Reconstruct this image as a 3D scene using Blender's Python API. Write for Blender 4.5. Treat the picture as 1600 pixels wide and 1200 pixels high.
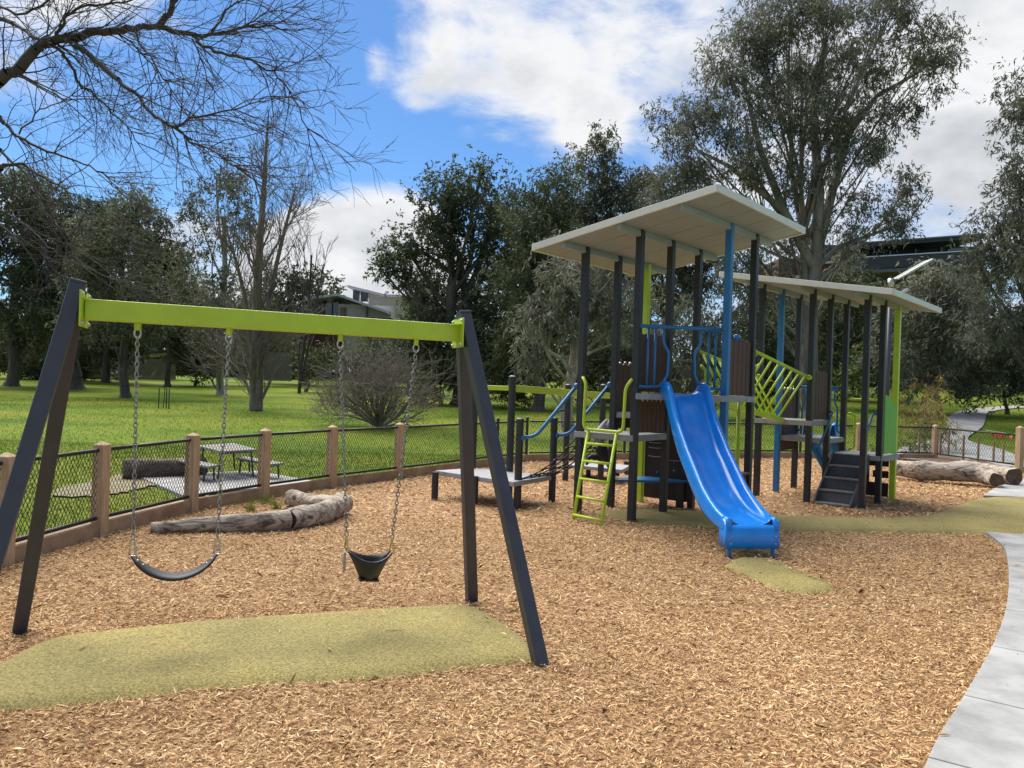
import bpy, bmesh, math, random
import numpy as np
from mathutils import Vector, Matrix, Quaternion

# ------------------------------------------------------------------ camera, sky, sun, exposure
for o in list(bpy.data.objects): bpy.data.objects.remove(o)
scene = bpy.context.scene
COL = scene.collection
H = 1.8; F = 1250.0; ROLL = 0.033           # eye height, focal length in px of a 1600 px wide photo, roll
cd = bpy.data.cameras.new('camera'); cam = bpy.data.objects.new('camera', cd); COL.objects.link(cam)
cd.sensor_fit = 'HORIZONTAL'; cd.sensor_width = 36.0; cd.lens = F / 1600 * 36.0
cd.clip_start = 0.05; cd.clip_end = 2000
cam.matrix_world = Matrix.Translation((0, 0, H)) @ Matrix.Rotation(math.radians(90), 4, 'X') @ Matrix.Rotation(ROLL, 4, 'Z')
scene.camera = cam
CR, SR = math.cos(ROLL), math.sin(ROLL)

def ray(u, v):
    dx = (u - 800) / F; dy = (600 - v) / F
    return CR * dx - SR * dy, SR * dx + CR * dy      # x and z per metre of depth
def at(u, v, Y):                                     # point of pixel (u,v) at depth Y
    x, z = ray(u, v); return Vector((x * Y, Y, H + z * Y))
def onz(u, v, z=0.0):                                # point of pixel (u,v) on the level z
    x, zz = ray(u, v); Y = (z - H) / zz; return Vector((x * Y, Y, z))

SUN_AZ = math.radians(-34); SUN_EL = math.radians(56)      # sun stands ahead and to the left, veiled by thin cloud
sun_dir = Vector((math.sin(SUN_AZ) * math.cos(SUN_EL), math.cos(SUN_AZ) * math.cos(SUN_EL), math.sin(SUN_EL)))
sl = bpy.data.lights.new('sun', 'SUN'); sun = bpy.data.objects.new('sun', sl); COL.objects.link(sun)
sl.energy = 4.9; sl.angle = math.radians(62); sl.color = (1.0, 0.94, 0.84)
sun.rotation_euler = (-sun_dir).to_track_quat('-Z', 'Y').to_euler(); sun.location = sun_dir * 60
scene.view_settings.view_transform = 'Standard'; scene.view_settings.look = 'None'
scene.view_settings.exposure = 0.60; scene.view_settings.gamma = 1.0; scene.view_settings.use_curve_mapping = False

world = bpy.data.worlds.new('World'); scene.world = world; world.use_nodes = True
def build_world():
    nt = world.node_tree; nt.nodes.clear(); N = nt.nodes.new; L = nt.links.new
    out = N('ShaderNodeOutputWorld'); bg = N('ShaderNodeBackground'); L(bg.outputs[0], out.inputs[0])
    bg.inputs[1].default_value = 0.1
    sky = N('ShaderNodeTexSky'); sky.sky_type = 'NISHITA'; sky.sun_disc = False
    sky.sun_elevation = SUN_EL; sky.sun_rotation = SUN_AZ; sky.air_density = 1.0; sky.dust_density = 0.3; sky.ozone_density = 2.5
    tc = N('ShaderNodeTexCoord'); D = tc.outputs['Generated']
    def math_(op, a, b=None, c=None):
        n = N('ShaderNodeMath'); n.operation = op
        for k, x in enumerate((a, b, c)):
            if x is None: continue
            if isinstance(x, (int, float)): n.inputs[k].default_value = x
            else: L(x, n.inputs[k])
        return n.outputs[0]
    def noise(scale, detail, rough, vec=None, dist=0.0):
        n = N('ShaderNodeTexNoise'); n.inputs['Scale'].default_value = scale; n.inputs['Detail'].default_value = detail
        n.inputs['Roughness'].default_value = rough; n.inputs['Distortion'].default_value = dist
        L(vec if vec else D, n.inputs['Vector']); return n.outputs[0]
    def lobe(u, v, rad_px, w, hard=0.0):              # a cloud bank around a direction of the sky
        x, z = ray(u, v); d = Vector((x, 1, z)).normalized(); r = rad_px / F
        dt = N('ShaderNodeVectorMath'); dt.operation = 'DOT_PRODUCT'; L(D, dt.inputs[0]); dt.inputs[1].default_value = d
        m = N('ShaderNodeMapRange'); m.interpolation_type = 'SMOOTHSTEP'
        m.inputs['From Min'].default_value = math.cos(r); m.inputs['From Max'].default_value = math.cos(r * hard)
        m.inputs['To Min'].default_value = 0.0; m.inputs['To Max'].default_value = w; L(dt.outputs['Value'], m.inputs['Value'])
        return m.outputs[0]
    mp = N('ShaderNodeMapping'); mp.inputs['Scale'].default_value = (1, 1, 1.7); mp.inputs['Rotation'].default_value = (0.0, 0.45, 0.0)
    L(D, mp.inputs[0])
    n1 = noise(4.6, 10, 0.60, mp.outputs[0], 0.35)
    mp2 = N('ShaderNodeMapping'); mp2.inputs['Scale'].default_value = (3.2, 3.2, 9.0); mp2.inputs['Rotation'].default_value = (0.0, 0.42, 0.0); L(D, mp2.inputs[0])
    n3 = noise(2.2, 8, 0.66, mp2.outputs[0], 0.6)
    n1 = math_('ADD', math_('MULTIPLY', math_('SUBTRACT', n1, 0.5), 1.25), math_('ADD', 0.5, math_('MULTIPLY', math_('SUBTRACT', n3, 0.5), 0.45)))
    n4 = noise(19.0, 6, 0.6, mp.outputs[0], 0.2)
    tot = math_('ADD', math_('ADD', n1, 0.11), math_('MULTIPLY', math_('SUBTRACT', n4, 0.5), 0.22))
    for (u, v, r, w, hd) in LOBES: tot = math_('ADD', tot, lobe(u, v, r, w, hd))
    mr = N('ShaderNodeMapRange'); mr.interpolation_type = 'SMOOTHSTEP'
    mr.inputs['From Min'].default_value = 0.48; mr.inputs['From Max'].default_value = 0.90; L(tot, mr.inputs['Value'])
    n2 = noise(5.0, 6, 0.55, mp.outputs[0], 0.1)
    shade = math_('ADD', math_('MULTIPLY', n2, 1.0), math_('MULTIPLY', math_('MINIMUM', math_('SUBTRACT', tot, 0.62), 0.35), -0.40))
    cr = N('ShaderNodeValToRGB'); L(shade, cr.inputs[0])
    cr.color_ramp.elements[0].position = 0.14; cr.color_ramp.elements[0].color = (0.46, 0.50, 0.56, 1)
    cr.color_ramp.elements[1].position = 0.46; cr.color_ramp.elements[1].color = (1.0, 1.01, 1.03, 1)
    sc = N('ShaderNodeVectorMath'); sc.operation = 'SCALE'; sc.inputs['Scale'].default_value = 6.1; L(cr.outputs[0], sc.inputs[0])
    skc = N('ShaderNodeVectorMath'); skc.operation = 'MULTIPLY'; skc.inputs[1].default_value = SKYTINT; L(sky.outputs[0], skc.inputs[0])
    mix = N('ShaderNodeMix'); mix.data_type = 'RGBA'
    L(mr.outputs[0], mix.inputs['Factor']); L(skc.outputs[0], mix.inputs['A']); L(sc.outputs[0], mix.inputs['B'])
    L(mix.outputs['Result'], bg.inputs[0])
SKYTINT = (0.46, 0.68, 0.90)
LOBES = [(560, 225, 170, -0.34, 0.25), (500, 20, 110, -0.26, 0.2), (480, 250, 180, -0.34, 0.2), (440, 80, 140, -0.26, 0.2), (760, 260, 150, -0.26, 0.1), (640, 30, 60, -0.10, 0.1),
         (300, 210, 200, -0.24, 0.2), (180, 190, 160, -0.12, 0.2), (960, 240, 60, -0.10, 0.1),
         (560, 420, 180, 1.0, 0.1), (480, 440, 120, 0.5, 0.1), (640, 420, 110, 0.40, 0.1), (120, 30, 230, 0.16, 0.1), (330, 430, 160, 0.3, 0.3),
         (880, 90, 170, 0.08, 0.2), (1100, 60, 300, 0.08, 0.3), (1480, 250, 330, 0.20, 0.4), (740, 120, 140, 0.10, 0.1), (640, 118, 80, 0.10, 0.1), (555, 98, 60, 0.24, 0.1), (930, 190, 70, .12, .1)]
build_world()

# ------------------------------------------------------------------ helpers
rng = np.random.default_rng(7); random.seed(7)
ORG = {}
def tag(o, label=None, cat=None, group=None, kind=None):
    if label: o['label'] = label
    if cat: o['category'] = cat
    if group: o['group'] = group
    if kind: o['kind'] = kind
    return o
def thing(name, label, cat, loc=(0, 0, 0), group=None):
    o = bpy.data.objects.new(name, None); COL.objects.link(o); o.location = loc; o.empty_display_size = 0.2
    ORG[o.name] = Vector(loc); return tag(o, label, cat, group)
def link_mesh(name, me, mat, parent=None, origin=None):
    o = bpy.data.objects.new(name, me); COL.objects.link(o)
    if mat is not None: me.materials.append(mat)
    if parent is not None:
        o.parent = parent; ORG[o.name] = ORG[parent.name]
    else:
        ORG[o.name] = Vector(origin) if origin is not None else Vector((0, 0, 0)); o.location = ORG[o.name]
    return o
def np_mesh(name, verts, faces, org=(0, 0, 0), smooth=False, col=None):
    """verts (n,3) array, faces (m,k) array of one size"""
    me = bpy.data.meshes.new(name)
    verts = np.asarray(verts, np.float32) - np.asarray(org, np.float32)
    faces = np.asarray(faces, np.int32); m, k = faces.shape
    me.vertices.add(len(verts)); me.vertices.foreach_set('co', verts.ravel())
    me.loops.add(m * k); me.loops.foreach_set('vertex_index', faces.ravel())
    me.polygons.add(m); me.polygons.foreach_set('loop_start', np.arange(0, m * k, k, dtype=np.int32))
    me.polygons.foreach_set('loop_total', np.full(m, k, np.int32))
    if smooth: me.polygons.foreach_set('use_smooth', np.ones(m, bool))
    me.update(calc_edges=True)
    if col is not None:
        a = me.attributes.new('tone', 'FLOAT', 'FACE'); a.data.foreach_set('value', np.asarray(col, np.float32))
    return me
def np_obj(name, verts, faces, mat, parent=None, origin=None, smooth=False, col=None):
    org = ORG[parent.name] if parent is not None else (origin if origin is not None else (0, 0, 0))
    return link_mesh(name, np_mesh(name, verts, faces, org, smooth, col), mat, parent, origin)

class MB:
    def __init__(s): s.v = []; s.f = []
    def add(s, vs, fs):
        b = len(s.v); s.v += [Vector(p) for p in vs]; s.f += [[b + i for i in f] for f in fs]; return s
    def frame_box(s, c, X, Y, Z):                      # centre and three half-axis vectors
        c, X, Y, Z = map(Vector, (c, X, Y, Z))
        vs = [c + a * X + b * Y + d * Z for d in (-1, 1) for a, b in ((-1, -1), (1, -1), (1, 1), (-1, 1))]
        return s.add(vs, [[3, 2, 1, 0], [4, 5, 6, 7], [0, 1, 5, 4], [1, 2, 6, 5], [2, 3, 7, 6], [3, 0, 4, 7]])
    def box(s, c, sx, sy, sz, rz=0.0):
        a, b = math.cos(rz), math.sin(rz)
        return s.frame_box(c, (a * sx / 2, b * sx / 2, 0), (-b * sy / 2, a * sy / 2, 0), (0, 0, sz / 2))
    def beam(s, p0, p1, w, h, up=(0, 0, 1)):
        p0, p1 = Vector(p0), Vector(p1); d = (p1 - p0); l = d.length; d.normalize(); up = Vector(up)
        if abs(d.dot(up)) > 0.999: up = Vector((0, 1, 0))
        side = d.cross(up).normalized(); up2 = side.cross(d)
        return s.frame_box((p0 + p1) / 2, side * w / 2, d * l / 2, up2 * h / 2)
    def tube(s, pts, r, n=8, cap=True):
        pts = [Vector(p) for p in pts]; m = len(pts)
        rs = [r] * m if isinstance(r, (int, float)) else list(r)
        t0 = (pts[1] - pts[0]).normalized(); ref = Vector((0, 0, 1)) if abs(t0.z) < 0.9 else Vector((1, 0, 0))
        nx = t0.cross(ref).normalized(); rings = []; b = len(s.v)
        for i in range(m):
            t = (pts[min(i + 1, m - 1)] - pts[max(i - 1, 0)]).normalized()
            nx = (nx - t * nx.dot(t)).normalized(); ny = t.cross(nx)
            for k in range(n):
                a = 2 * math.pi * k / n; s.v.append(pts[i] + (nx * math.cos(a) + ny * math.sin(a)) * rs[i])
        for i in range(m - 1):
            for k in range(n):
                s.f.append([b + i * n + k, b + i * n + (k + 1) % n, b + (i + 1) * n + (k + 1) % n, b + (i + 1) * n + k])
        if cap: s.f.append([b + k for k in range(n)][::-1]); s.f.append([b + (m - 1) * n + k for k in range(n)])
        return s
    def prism(s, poly, z0, z1):
        n = len(poly); zz = lambda z, i: z[i] if isinstance(z, (list, tuple)) else z
        vs = [(p[0], p[1], zz(z0, i)) for i, p in enumerate(poly)] + [(p[0], p[1], zz(z1, i)) for i, p in enumerate(poly)]
        return s.add(vs, [list(range(n))[::-1], list(range(n, 2 * n))] + [[i, (i + 1) % n, n + (i + 1) % n, n + i] for i in range(n)])
    def ball(s, c, r, n=10, m=6, sq=(1, 1, 1)):
        c = Vector(c); vs = [c + Vector((0, 0, r * sq[2]))]; fs = []
        for i in range(1, m):
            ph = math.pi * i / m
            for k in range(n):
                a = 2 * math.pi * k / n
                vs.append(c + Vector((r * sq[0] * math.sin(ph) * math.cos(a), r * sq[1] * math.sin(ph) * math.sin(a), r * sq[2] * math.cos(ph))))
        vs.append(c - Vector((0, 0, r * sq[2])))
        for k in range(n): fs.append([0, 1 + k, 1 + (k + 1) % n])
        for i in range(m - 2):
            for k in range(n): a = 1 + i * n; fs.append([a + k, a + n + k, a + n + (k + 1) % n, a + (k + 1) % n])
        a = 1 + (m - 2) * n
        for k in range(n): fs.append([a + (k + 1) % n, a + k, len(vs) - 1])
        return s.add(vs, fs)
    def grid(s, rows):                                  # rows of equal length of points
        b = len(s.v); n = len(rows[0])
        for r in rows: s.v += [Vector(p) for p in r]
        for i in range(len(rows) - 1):
            for k in range(n - 1): s.f.append([b + i * n + k, b + i * n + k + 1, b + (i + 1) * n + k + 1, b + (i + 1) * n + k])
        return s
    def build(s, name, mat, parent=None, origin=None, smooth=False, bevel=0.0, solid=0.0, sub=0, fix=True, label=None):
        org = ORG[parent.name] if parent is not None else (Vector(origin) if origin is not None else Vector((0, 0, 0)))
        me = bpy.data.meshes.new(name); me.from_pydata([tuple(p - org) for p in s.v], [], s.f); me.update()
        if fix:
            bm = bmesh.new(); bm.from_mesh(me); bmesh.ops.recalc_face_normals(bm, faces=bm.faces); bm.to_mesh(me); bm.free()
        if smooth:
            for p in me.polygons: p.use_smooth = True
        o = link_mesh(name, me, mat, parent, origin)
        if solid: m = o.modifiers.new('solid', 'SOLIDIFY'); m.thickness = solid; m.offset = 0
        if bevel: m = o.modifiers.new('bevel', 'BEVEL'); m.width = bevel; m.segments = 2; m.limit_method = 'ANGLE'
        if sub: m = o.modifiers.new('sub', 'SUBSURF'); m.levels = sub; m.render_levels = sub
        if label: o['label'] = label
        return o
def copy_tree(o, loc, parent=None):
    c = o.copy(); COL.objects.link(c); c.parent = parent
    if parent is None: c.location = loc; ORG[c.name] = Vector(loc)
    for ch in list(o.children): copy_tree(ch, None, c)
    return c
def rot2(v, a): return Vector((v[0] * math.cos(a) - v[1] * math.sin(a), v[0] * math.sin(a) + v[1] * math.cos(a), 0))
def arc(p0, p1, p2, n=6):                               # quadratic curve
    p0, p1, p2 = map(Vector, (p0, p1, p2)); return [p0 * (1 - t) ** 2 + p1 * 2 * t * (1 - t) + p2 * t * t for t in [i / n for i in range(n + 1)]]
def rounded(pts, r=0.06, n=4):                          # polyline with rounded corners
    pts = [Vector(p) for p in pts]; out = [pts[0]]
    for a, b, c in zip(pts, pts[1:], pts[2:]):
        d0 = (a - b); d1 = (c - b); k = min(r, d0.length * 0.45, d1.length * 0.45)
        out += arc(b + d0.normalized() * k, b, b + d1.normalized() * k, n)
    return out + [pts[-1]]
def spline(pts, per=6):                                 # Catmull-Rom
    P = [Vector(p) for p in pts]; P = [P[0] * 2 - P[1]] + P + [P[-1] * 2 - P[-2]]; out = []
    for i in range(1, len(P) - 2):
        for k in range(per):
            t = k / per; a, b, c, d = P[i - 1], P[i], P[i + 1], P[i + 2]
            out.append(0.5 * ((2 * b) + (c - a) * t + (2 * a - 5 * b + 4 * c - d) * t * t + (3 * b - a - 3 * c + d) * t ** 3))
    return out + [P[-2]]

# ------------------------------------------------------------------ materials
MAT = {}
def mat(name, col, rough=0.6, metal=0.0, var=0.0, vscale=6.0, bump=0.0, bscale=60.0, col2=None, spec=0.5, coat=0.0, stretch=(1, 1, 1), ramp=(0.35, 0.65), dist=0.0):
    m = bpy.data.materials.new(name); m.use_nodes = True; nt = m.node_tree; N = nt.nodes.new; L = nt.links.new
    b = nt.nodes['Principled BSDF']; b.inputs['Roughness'].default_value = rough; b.inputs['Metallic'].default_value = metal
    b.inputs['Specular IOR Level'].default_value = spec; b.inputs['Coat Weight'].default_value = coat; b.inputs['Coat Roughness'].default_value = 0.08
    b.inputs['Base Color'].default_value = (*col, 1)
    tc = N('ShaderNodeTexCoord'); mp = N('ShaderNodeMapping'); mp.inputs['Scale'].default_value = stretch; L(tc.outputs['Object'], mp.inputs[0])
    if var or col2:
        n = N('ShaderNodeTexNoise'); n.inputs['Scale'].default_value = vscale; n.inputs['Detail'].default_value = 7; n.inputs['Roughness'].default_value = 0.62
        n.inputs['Distortion'].default_value = dist
        L(mp.outputs[0], n.inputs['Vector']); r = N('ShaderNodeValToRGB'); L(n.outputs[0], r.inputs[0])
        c2 = col2 if col2 else tuple(min(1, c * (1 + var)) for c in col); c1 = col if col2 else tuple(c * (1 - var) for c in col)
        r.color_ramp.elements[0].position = ramp[0]; r.color_ramp.elements[0].color = (*c1, 1)
        r.color_ramp.elements[1].position = ramp[1]; r.color_ramp.elements[1].color = (*c2, 1)
        L(r.outputs[0], b.inputs['Base Color'])
        rr = N('ShaderNodeMapRange'); rr.inputs['To Min'].default_value = max(0, rough - 0.08); rr.inputs['To Max'].default_value = min(1, rough + 0.08)
        L(n.outputs[0], rr.inputs['Value']); L(rr.outputs[0], b.inputs['Roughness'])
    if bump:
        n = N('ShaderNodeTexNoise'); n.inputs['Scale'].default_value = bscale; n.inputs['Detail'].default_value = 5; L(mp.outputs[0], n.inputs['Vector'])
        bp = N('ShaderNodeBump'); bp.inputs['Strength'].default_value = bump; bp.inputs['Distance'].default_value = 0.02
        L(n.outputs[0], bp.inputs['Height']); L(bp.outputs[0], b.inputs['Normal'])
    MAT[name] = m; return m
def ramp_mat(name, stops, rough=0.9, translucent=0.0, spec=0.2, noise=None):
    """colour from the 'tone' value stored on every face (each leaf or chip has its own)"""
    m = bpy.data.materials.new(name); m.use_nodes = True; nt = m.node_tree; N = nt.nodes.new; L = nt.links.new
    b = nt.nodes['Principled BSDF']; b.inputs['Roughness'].default_value = rough; b.inputs['Specular IOR Level'].default_value = spec
    a = N('ShaderNodeAttribute'); a.attribute_name = 'tone'; r = N('ShaderNodeValToRGB'); L(a.outputs['Fac'], r.inputs[0])
    els = r.color_ramp.elements
    while len(els) < len(stops): els.new(0.5)
    for e, (p, c) in zip(els, stops): e.position = p; e.color = (*c, 1)
    L(r.outputs[0], b.inputs['Base Color'])
    if translucent:
        t = N('ShaderNodeBsdfTranslucent'); L(r.outputs[0], t.inputs[0]); mx = N('ShaderNodeMixShader'); mx.inputs[0].default_value = translucent
        L(b.outputs[0], mx.inputs[1]); L(t.outputs[0], mx.inputs[2]); L(mx.outputs[0], nt.nodes['Material Output'].inputs[0])
    MAT[name] = m; return m

CHAR = mat('charcoal_powdercoat', (0.022, 0.022, 0.025), 0.45, var=0.25, vscale=9, bump=0.03, bscale=300)
GREYLEG = mat('slate_powdercoat', (0.045, 0.048, 0.06), 0.42, var=0.12, vscale=7, bump=0.03, bscale=300)
LIME = mat('lime_powdercoat', (0.45, 0.60, 0.03), 0.38, var=0.06, vscale=5)
BLUEM = mat('steel_blue_powdercoat', (0.018, 0.15, 0.36), 0.38, var=0.08, vscale=5)
BLUEP = mat('bright_blue_plastic', (0.002, 0.245, 0.80), 0.24, var=0.10, vscale=5, coat=0.3)
GREENP = mat('bright_green_plastic', (0.13, 0.42, 0.03), 0.5, var=0.05)
BROWN = mat('brown_composite_plank', (0.085, 0.036, 0.024), 0.6, var=0.3, vscale=8, bump=0.15, bscale=40, stretch=(6, 6, 0.6))
DARKB = mat('dark_brown_panel', (0.022, 0.012, 0.009), 0.55, var=0.25, vscale=10, bump=0.1, bscale=60)
DECK = mat('grey_deck', (0.30, 0.30, 0.31), 0.7, var=0.15, vscale=14, bump=0.2, bscale=120)
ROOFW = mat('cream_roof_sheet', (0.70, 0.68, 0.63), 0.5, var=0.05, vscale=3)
SOFFIT = mat('shade_toned_soffit', (0.29, 0.315, 0.345), 0.6, var=0.05, vscale=3)  # roof underside and rafters: shade put into the colour, cooled against warm bounce
STEEL = mat('galvanised_steel', (0.50, 0.50, 0.48), 0.35, 0.9, var=0.2, vscale=30)
CHAIN = mat('dull_chain_steel', (0.30, 0.295, 0.28), 0.38, 0.85, var=0.3, vscale=40)
WOOD = mat('pine_post', (0.38, 0.24, 0.13), 0.8, col2=(0.58, 0.41, 0.25), vscale=5, stretch=(9, 9, 0.7), bump=0.25, bscale=30)
KERB = mat('pine_sleeper', (0.26, 0.16, 0.09), 0.85, col2=(0.42, 0.29, 0.17), vscale=4, bump=0.3, bscale=30)
RUBBER = mat('black_rubber', (0.016, 0.015, 0.017), 0.55, var=0.2, vscale=20)
WIRE = mat('black_vinyl_wire', (0.012, 0.012, 0.013), 0.5)
CONC = mat('concrete', (0.23, 0.232, 0.225), 0.85, col2=(0.41, 0.41, 0.395), vscale=2.2, bump=0.12, bscale=150)
LOG = mat('weathered_log', (0.075, 0.055, 0.040), 0.9, col2=(0.44, 0.375, 0.30), vscale=3.2, stretch=(0.8, 2.6, 3.2), bump=1.0, bscale=7, ramp=(0.36, 0.56), dist=1.6)
LOGD = mat('dark_log', (0.05, 0.038, 0.03), 0.92, col2=(0.20, 0.16, 0.125), vscale=3.2, stretch=(0.8, 2.6, 3.2), bump=1.0, bscale=7, dist=1.4)
LOGEND = mat('log_end_grain', (0.10, 0.06, 0.04), 0.95, var=0.4, vscale=15, bump=0.4, bscale=40)
BARK = mat('dark_bark', (0.055, 0.043, 0.034), 0.95, col2=(0.12, 0.10, 0.085), vscale=4, stretch=(1, 1, 0.3), bump=0.5, bscale=12)
BARKP = mat('pale_gum_bark', (0.20, 0.165, 0.125), 0.85, col2=(0.46, 0.40, 0.32), vscale=2.2, stretch=(1, 1, 0.25), bump=0.25, bscale=8, dist=0.8)
BARKB = mat('bare_branch_bark', (0.042, 0.036, 0.036), 0.95, col2=(0.095, 0.082, 0.076), vscale=3, bump=0.3, bscale=14)
TWIG = mat('grey_twig_bark', (0.17, 0.14, 0.115), 0.95, var=0.25, vscale=3)
BARKG = mat('grey_gum_bark', (0.11, 0.092, 0.075), 0.85, col2=(0.27, 0.235, 0.195), vscale=2.2, stretch=(1, 1, 0.25), bump=0.25, bscale=8, dist=0.8)
# ------------------------------------------------------------------ ground
def smooth01(t): t = np.clip(t, 0, 1); return t * t * (3 - 2 * t)
def terr(x, y):
    x = np.asarray(x, float); y = np.asarray(y, float)
    r = x / np.maximum(y, 3)
    k = 0.022 + 0.050 * smooth01((r + 0.15) / 0.65)
    d = np.maximum(0, y - 21.0)
    z = k * (np.sqrt(d * d + 16) - 4)
    z = np.minimum(z, 2.6 + 0.3 * np.sqrt(z + 1e-9))
    return z + 0.04 * np.sin(x * 0.31 + 1) * np.sin(y * 0.23) * smooth01((y - 22) / 10)
def tz(x, y): return float(terr(x, y))
def ground(u, v):                                       # where the ray of a pixel meets the ground
    x, z = ray(u, v); Y = 3.0
    while Y < 150:
        if H + z * Y <= tz(x * Y, Y): break
        Y += 0.1
    return Vector((x * Y, Y, tz(x * Y, Y)))

def grass_mat():
    m = bpy.data.materials.new('lawn'); m.use_nodes = True; nt = m.node_tree; N = nt.nodes.new; L = nt.links.new
    b = nt.nodes['Principled BSDF']; b.inputs['Roughness'].default_value = 0.95; b.inputs['Specular IOR Level'].default_value = 0.1
    tc = N('ShaderNodeTexCoord')
    def nz(s, d=6): n = N('ShaderNodeTexNoise'); n.inputs['Scale'].default_value = s; n.inputs['Detail'].default_value = d; L(tc.outputs['Object'], n.inputs['Vector']); return n
    a = nz(0.22); r = N('ShaderNodeValToRGB'); L(a.outputs[0], r.inputs[0])
    e = r.color_ramp.elements; e[0].position = 0.32; e[0].color = (0.062, 0.115, 0.010, 1); e[1].position = 0.68; e[1].color = (0.20, 0.222, 0.032, 1)
    x = e.new(0.5); x.color = (0.125, 0.182, 0.018, 1)
    f = nz(9.0); r2 = N('ShaderNodeValToRGB'); L(f.outputs[0], r2.inputs[0]); r2.color_ramp.elements[0].position = 0.3; r2.color_ramp.elements[0].color = (0.62, 0.66, 0.58, 1)
    r2.color_ramp.elements[1].position = 0.7; r2.color_ramp.elements[1].color = (1.25, 1.2, 1.1, 1)
    mx = N('ShaderNodeMix'); mx.data_type = 'RGBA'; mx.blend_type = 'MULTIPLY'; mx.inputs['Factor'].default_value = 1
    L(r.outputs[0], mx.inputs['A']); L(r2.outputs[0], mx.inputs['B']); L(mx.outputs['Result'], b.inputs['Base Color'])
    bp = N('ShaderNodeBump'); bp.inputs['Strength'].default_value = 0.6; bp.inputs['Distance'].default_value = 0.05; L(nz(14, 8).outputs[0], bp.inputs['Height']); L(bp.outputs[0], b.inputs['Normal'])
    MAT['lawn'] = m; return m
GRASS = grass_mat()
xs = np.concatenate([np.linspace(-260, -42, 24), np.linspace(-40, 40, 100), np.linspace(42, 260, 24)])
ys = np.concatenate([np.linspace(-60, 14, 16), np.linspace(15, 75, 90), np.linspace(78, 500, 30)])
gx, gy = np.meshgrid(xs, ys); gzv = terr(gx, gy) - 0.02
V = np.stack([gx, gy, gzv], -1).reshape(-1, 3); nx = len(xs); idx = np.arange(len(V)).reshape(len(ys), nx)
Fq = np.stack([idx[:-1, :-1], idx[:-1, 1:], idx[1:, 1:], idx[1:, :-1]], -1).reshape(-1, 4)
tag(np_obj('lawn_ground', V, Fq, GRASS, smooth=True), 'mown green park lawn around the playground', kind='structure')

FENCE_L = [onz(u, v) for u, v in ((5, 885), (155, 838), (298, 800), (411, 779), (517, 762), (622, 748), (727, 733.5), (776, 727), (822, 721))]
FENCE_L = [Vector((-4.7, 4.2, 0)), Vector((-4.66, 5.75, 0))] + FENCE_L
FENCE_R = [onz(u, v) for u, v in ((822, 721), (975, 718), (1120, 716), (1250, 716), (1340, 717), (1460, 719), (1592, 739))]
FENCE_R[-1].z = 0
PATH_L = [onz(u, v) for u, v in ((1450, 1200), (1506, 1100), (1550, 1021), (1571, 962), (1576, 915), (1574, 883), (1567, 859), (1540, 836.5))]
PATH_L = [Vector((0.5, 1.2, 0)), Vector((1.35, 2.75, 0))] + PATH_L
CONC2 = [onz(u, v) for u, v in ((1536, 778), (1553, 767), (1575, 758), (1597, 750))] + [Vector((15.2, 18.4, 0)), Vector((15.2, 14.05, 0))]

poly_chip = [Vector((-4.62, -3, 0))] + [p.copy() for p in FENCE_L] + [p.copy() for p in FENCE_R[1:]] + [Vector((13.5, 16, 0)), Vector((8.8, 13, 0)), Vector((7.6, 10.6, 0)), Vector((6.4, 9.6, 0)), Vector((5.2, 7.3, 0)), Vector((3.6, 5.2, 0)), Vector((2.2, 3.1, 0)), Vector((0.8, 0.6, 0)), Vector((-1, -3, 0))]
def inside(poly, x, y):
    x = np.asarray(x); y = np.asarray(y); r = np.zeros(x.shape, bool); n = len(poly)
    for i in range(n):
        a, b = poly[i], poly[(i + 1) % n]
        c = ((a[1] > y) != (b[1] > y)); t = (b[0] - a[0]) * (y - a[1]) / (b[1] - a[1] + 1e-12) + a[0]
        r ^= c & (x < t)
    return r
CHIPBASE = mat('bark_mulch_bed', (0.12, 0.058, 0.025), 0.95, col2=(0.40, 0.235, 0.11), vscale=28, bump=1.0, bscale=45, ramp=(0.32, 0.62), stretch=(1, 1, 1))
mb = MB(); mb.prism([(p.x, p.y) for p in poly_chip], -0.3, 0.006)
tag(mb.build('wood_chip_bed', CHIPBASE, fix=True), 'tan wood chip softfall bed filling the playground', kind='structure')

def pmat():
    m = mat('olive_rubber_softfall', (0.14, 0.114, 0.034), 0.9, col2=(0.43, 0.355, 0.118), vscale=70, bump=0.35, bscale=160, ramp=(0.36, 0.66))
    nt = m.node_tree; N = nt.nodes.new; L = nt.links.new
    b = nt.nodes['Principled BSDF']; src = b.inputs['Base Color'].links[0].from_socket
    tc = N('ShaderNodeTexCoord'); n = N('ShaderNodeTexNoise'); n.inputs['Scale'].default_value = 0.9; n.inputs['Detail'].default_value = 4; L(tc.outputs['Object'], n.inputs['Vector'])
    r = N('ShaderNodeValToRGB'); L(n.outputs[0], r.inputs[0]); r.color_ramp.elements[0].position = 0.35; r.color_ramp.elements[0].color = (0.70, 0.72, 0.70, 1)
    r.color_ramp.elements[1].position = 0.65; r.color_ramp.elements[1].color = (1.1, 1.08, 1.05, 1)
    mx = N('ShaderNodeMix'); mx.data_type = 'RGBA'; mx.blend_type = 'MULTIPLY'; mx.inputs['Factor'].default_value = 1
    L(src, mx.inputs['A']); L(r.outputs[0], mx.inputs['B']); L(mx.outputs['Result'], b.inputs['Base Color']); return m
OLIVE = pmat()
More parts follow.
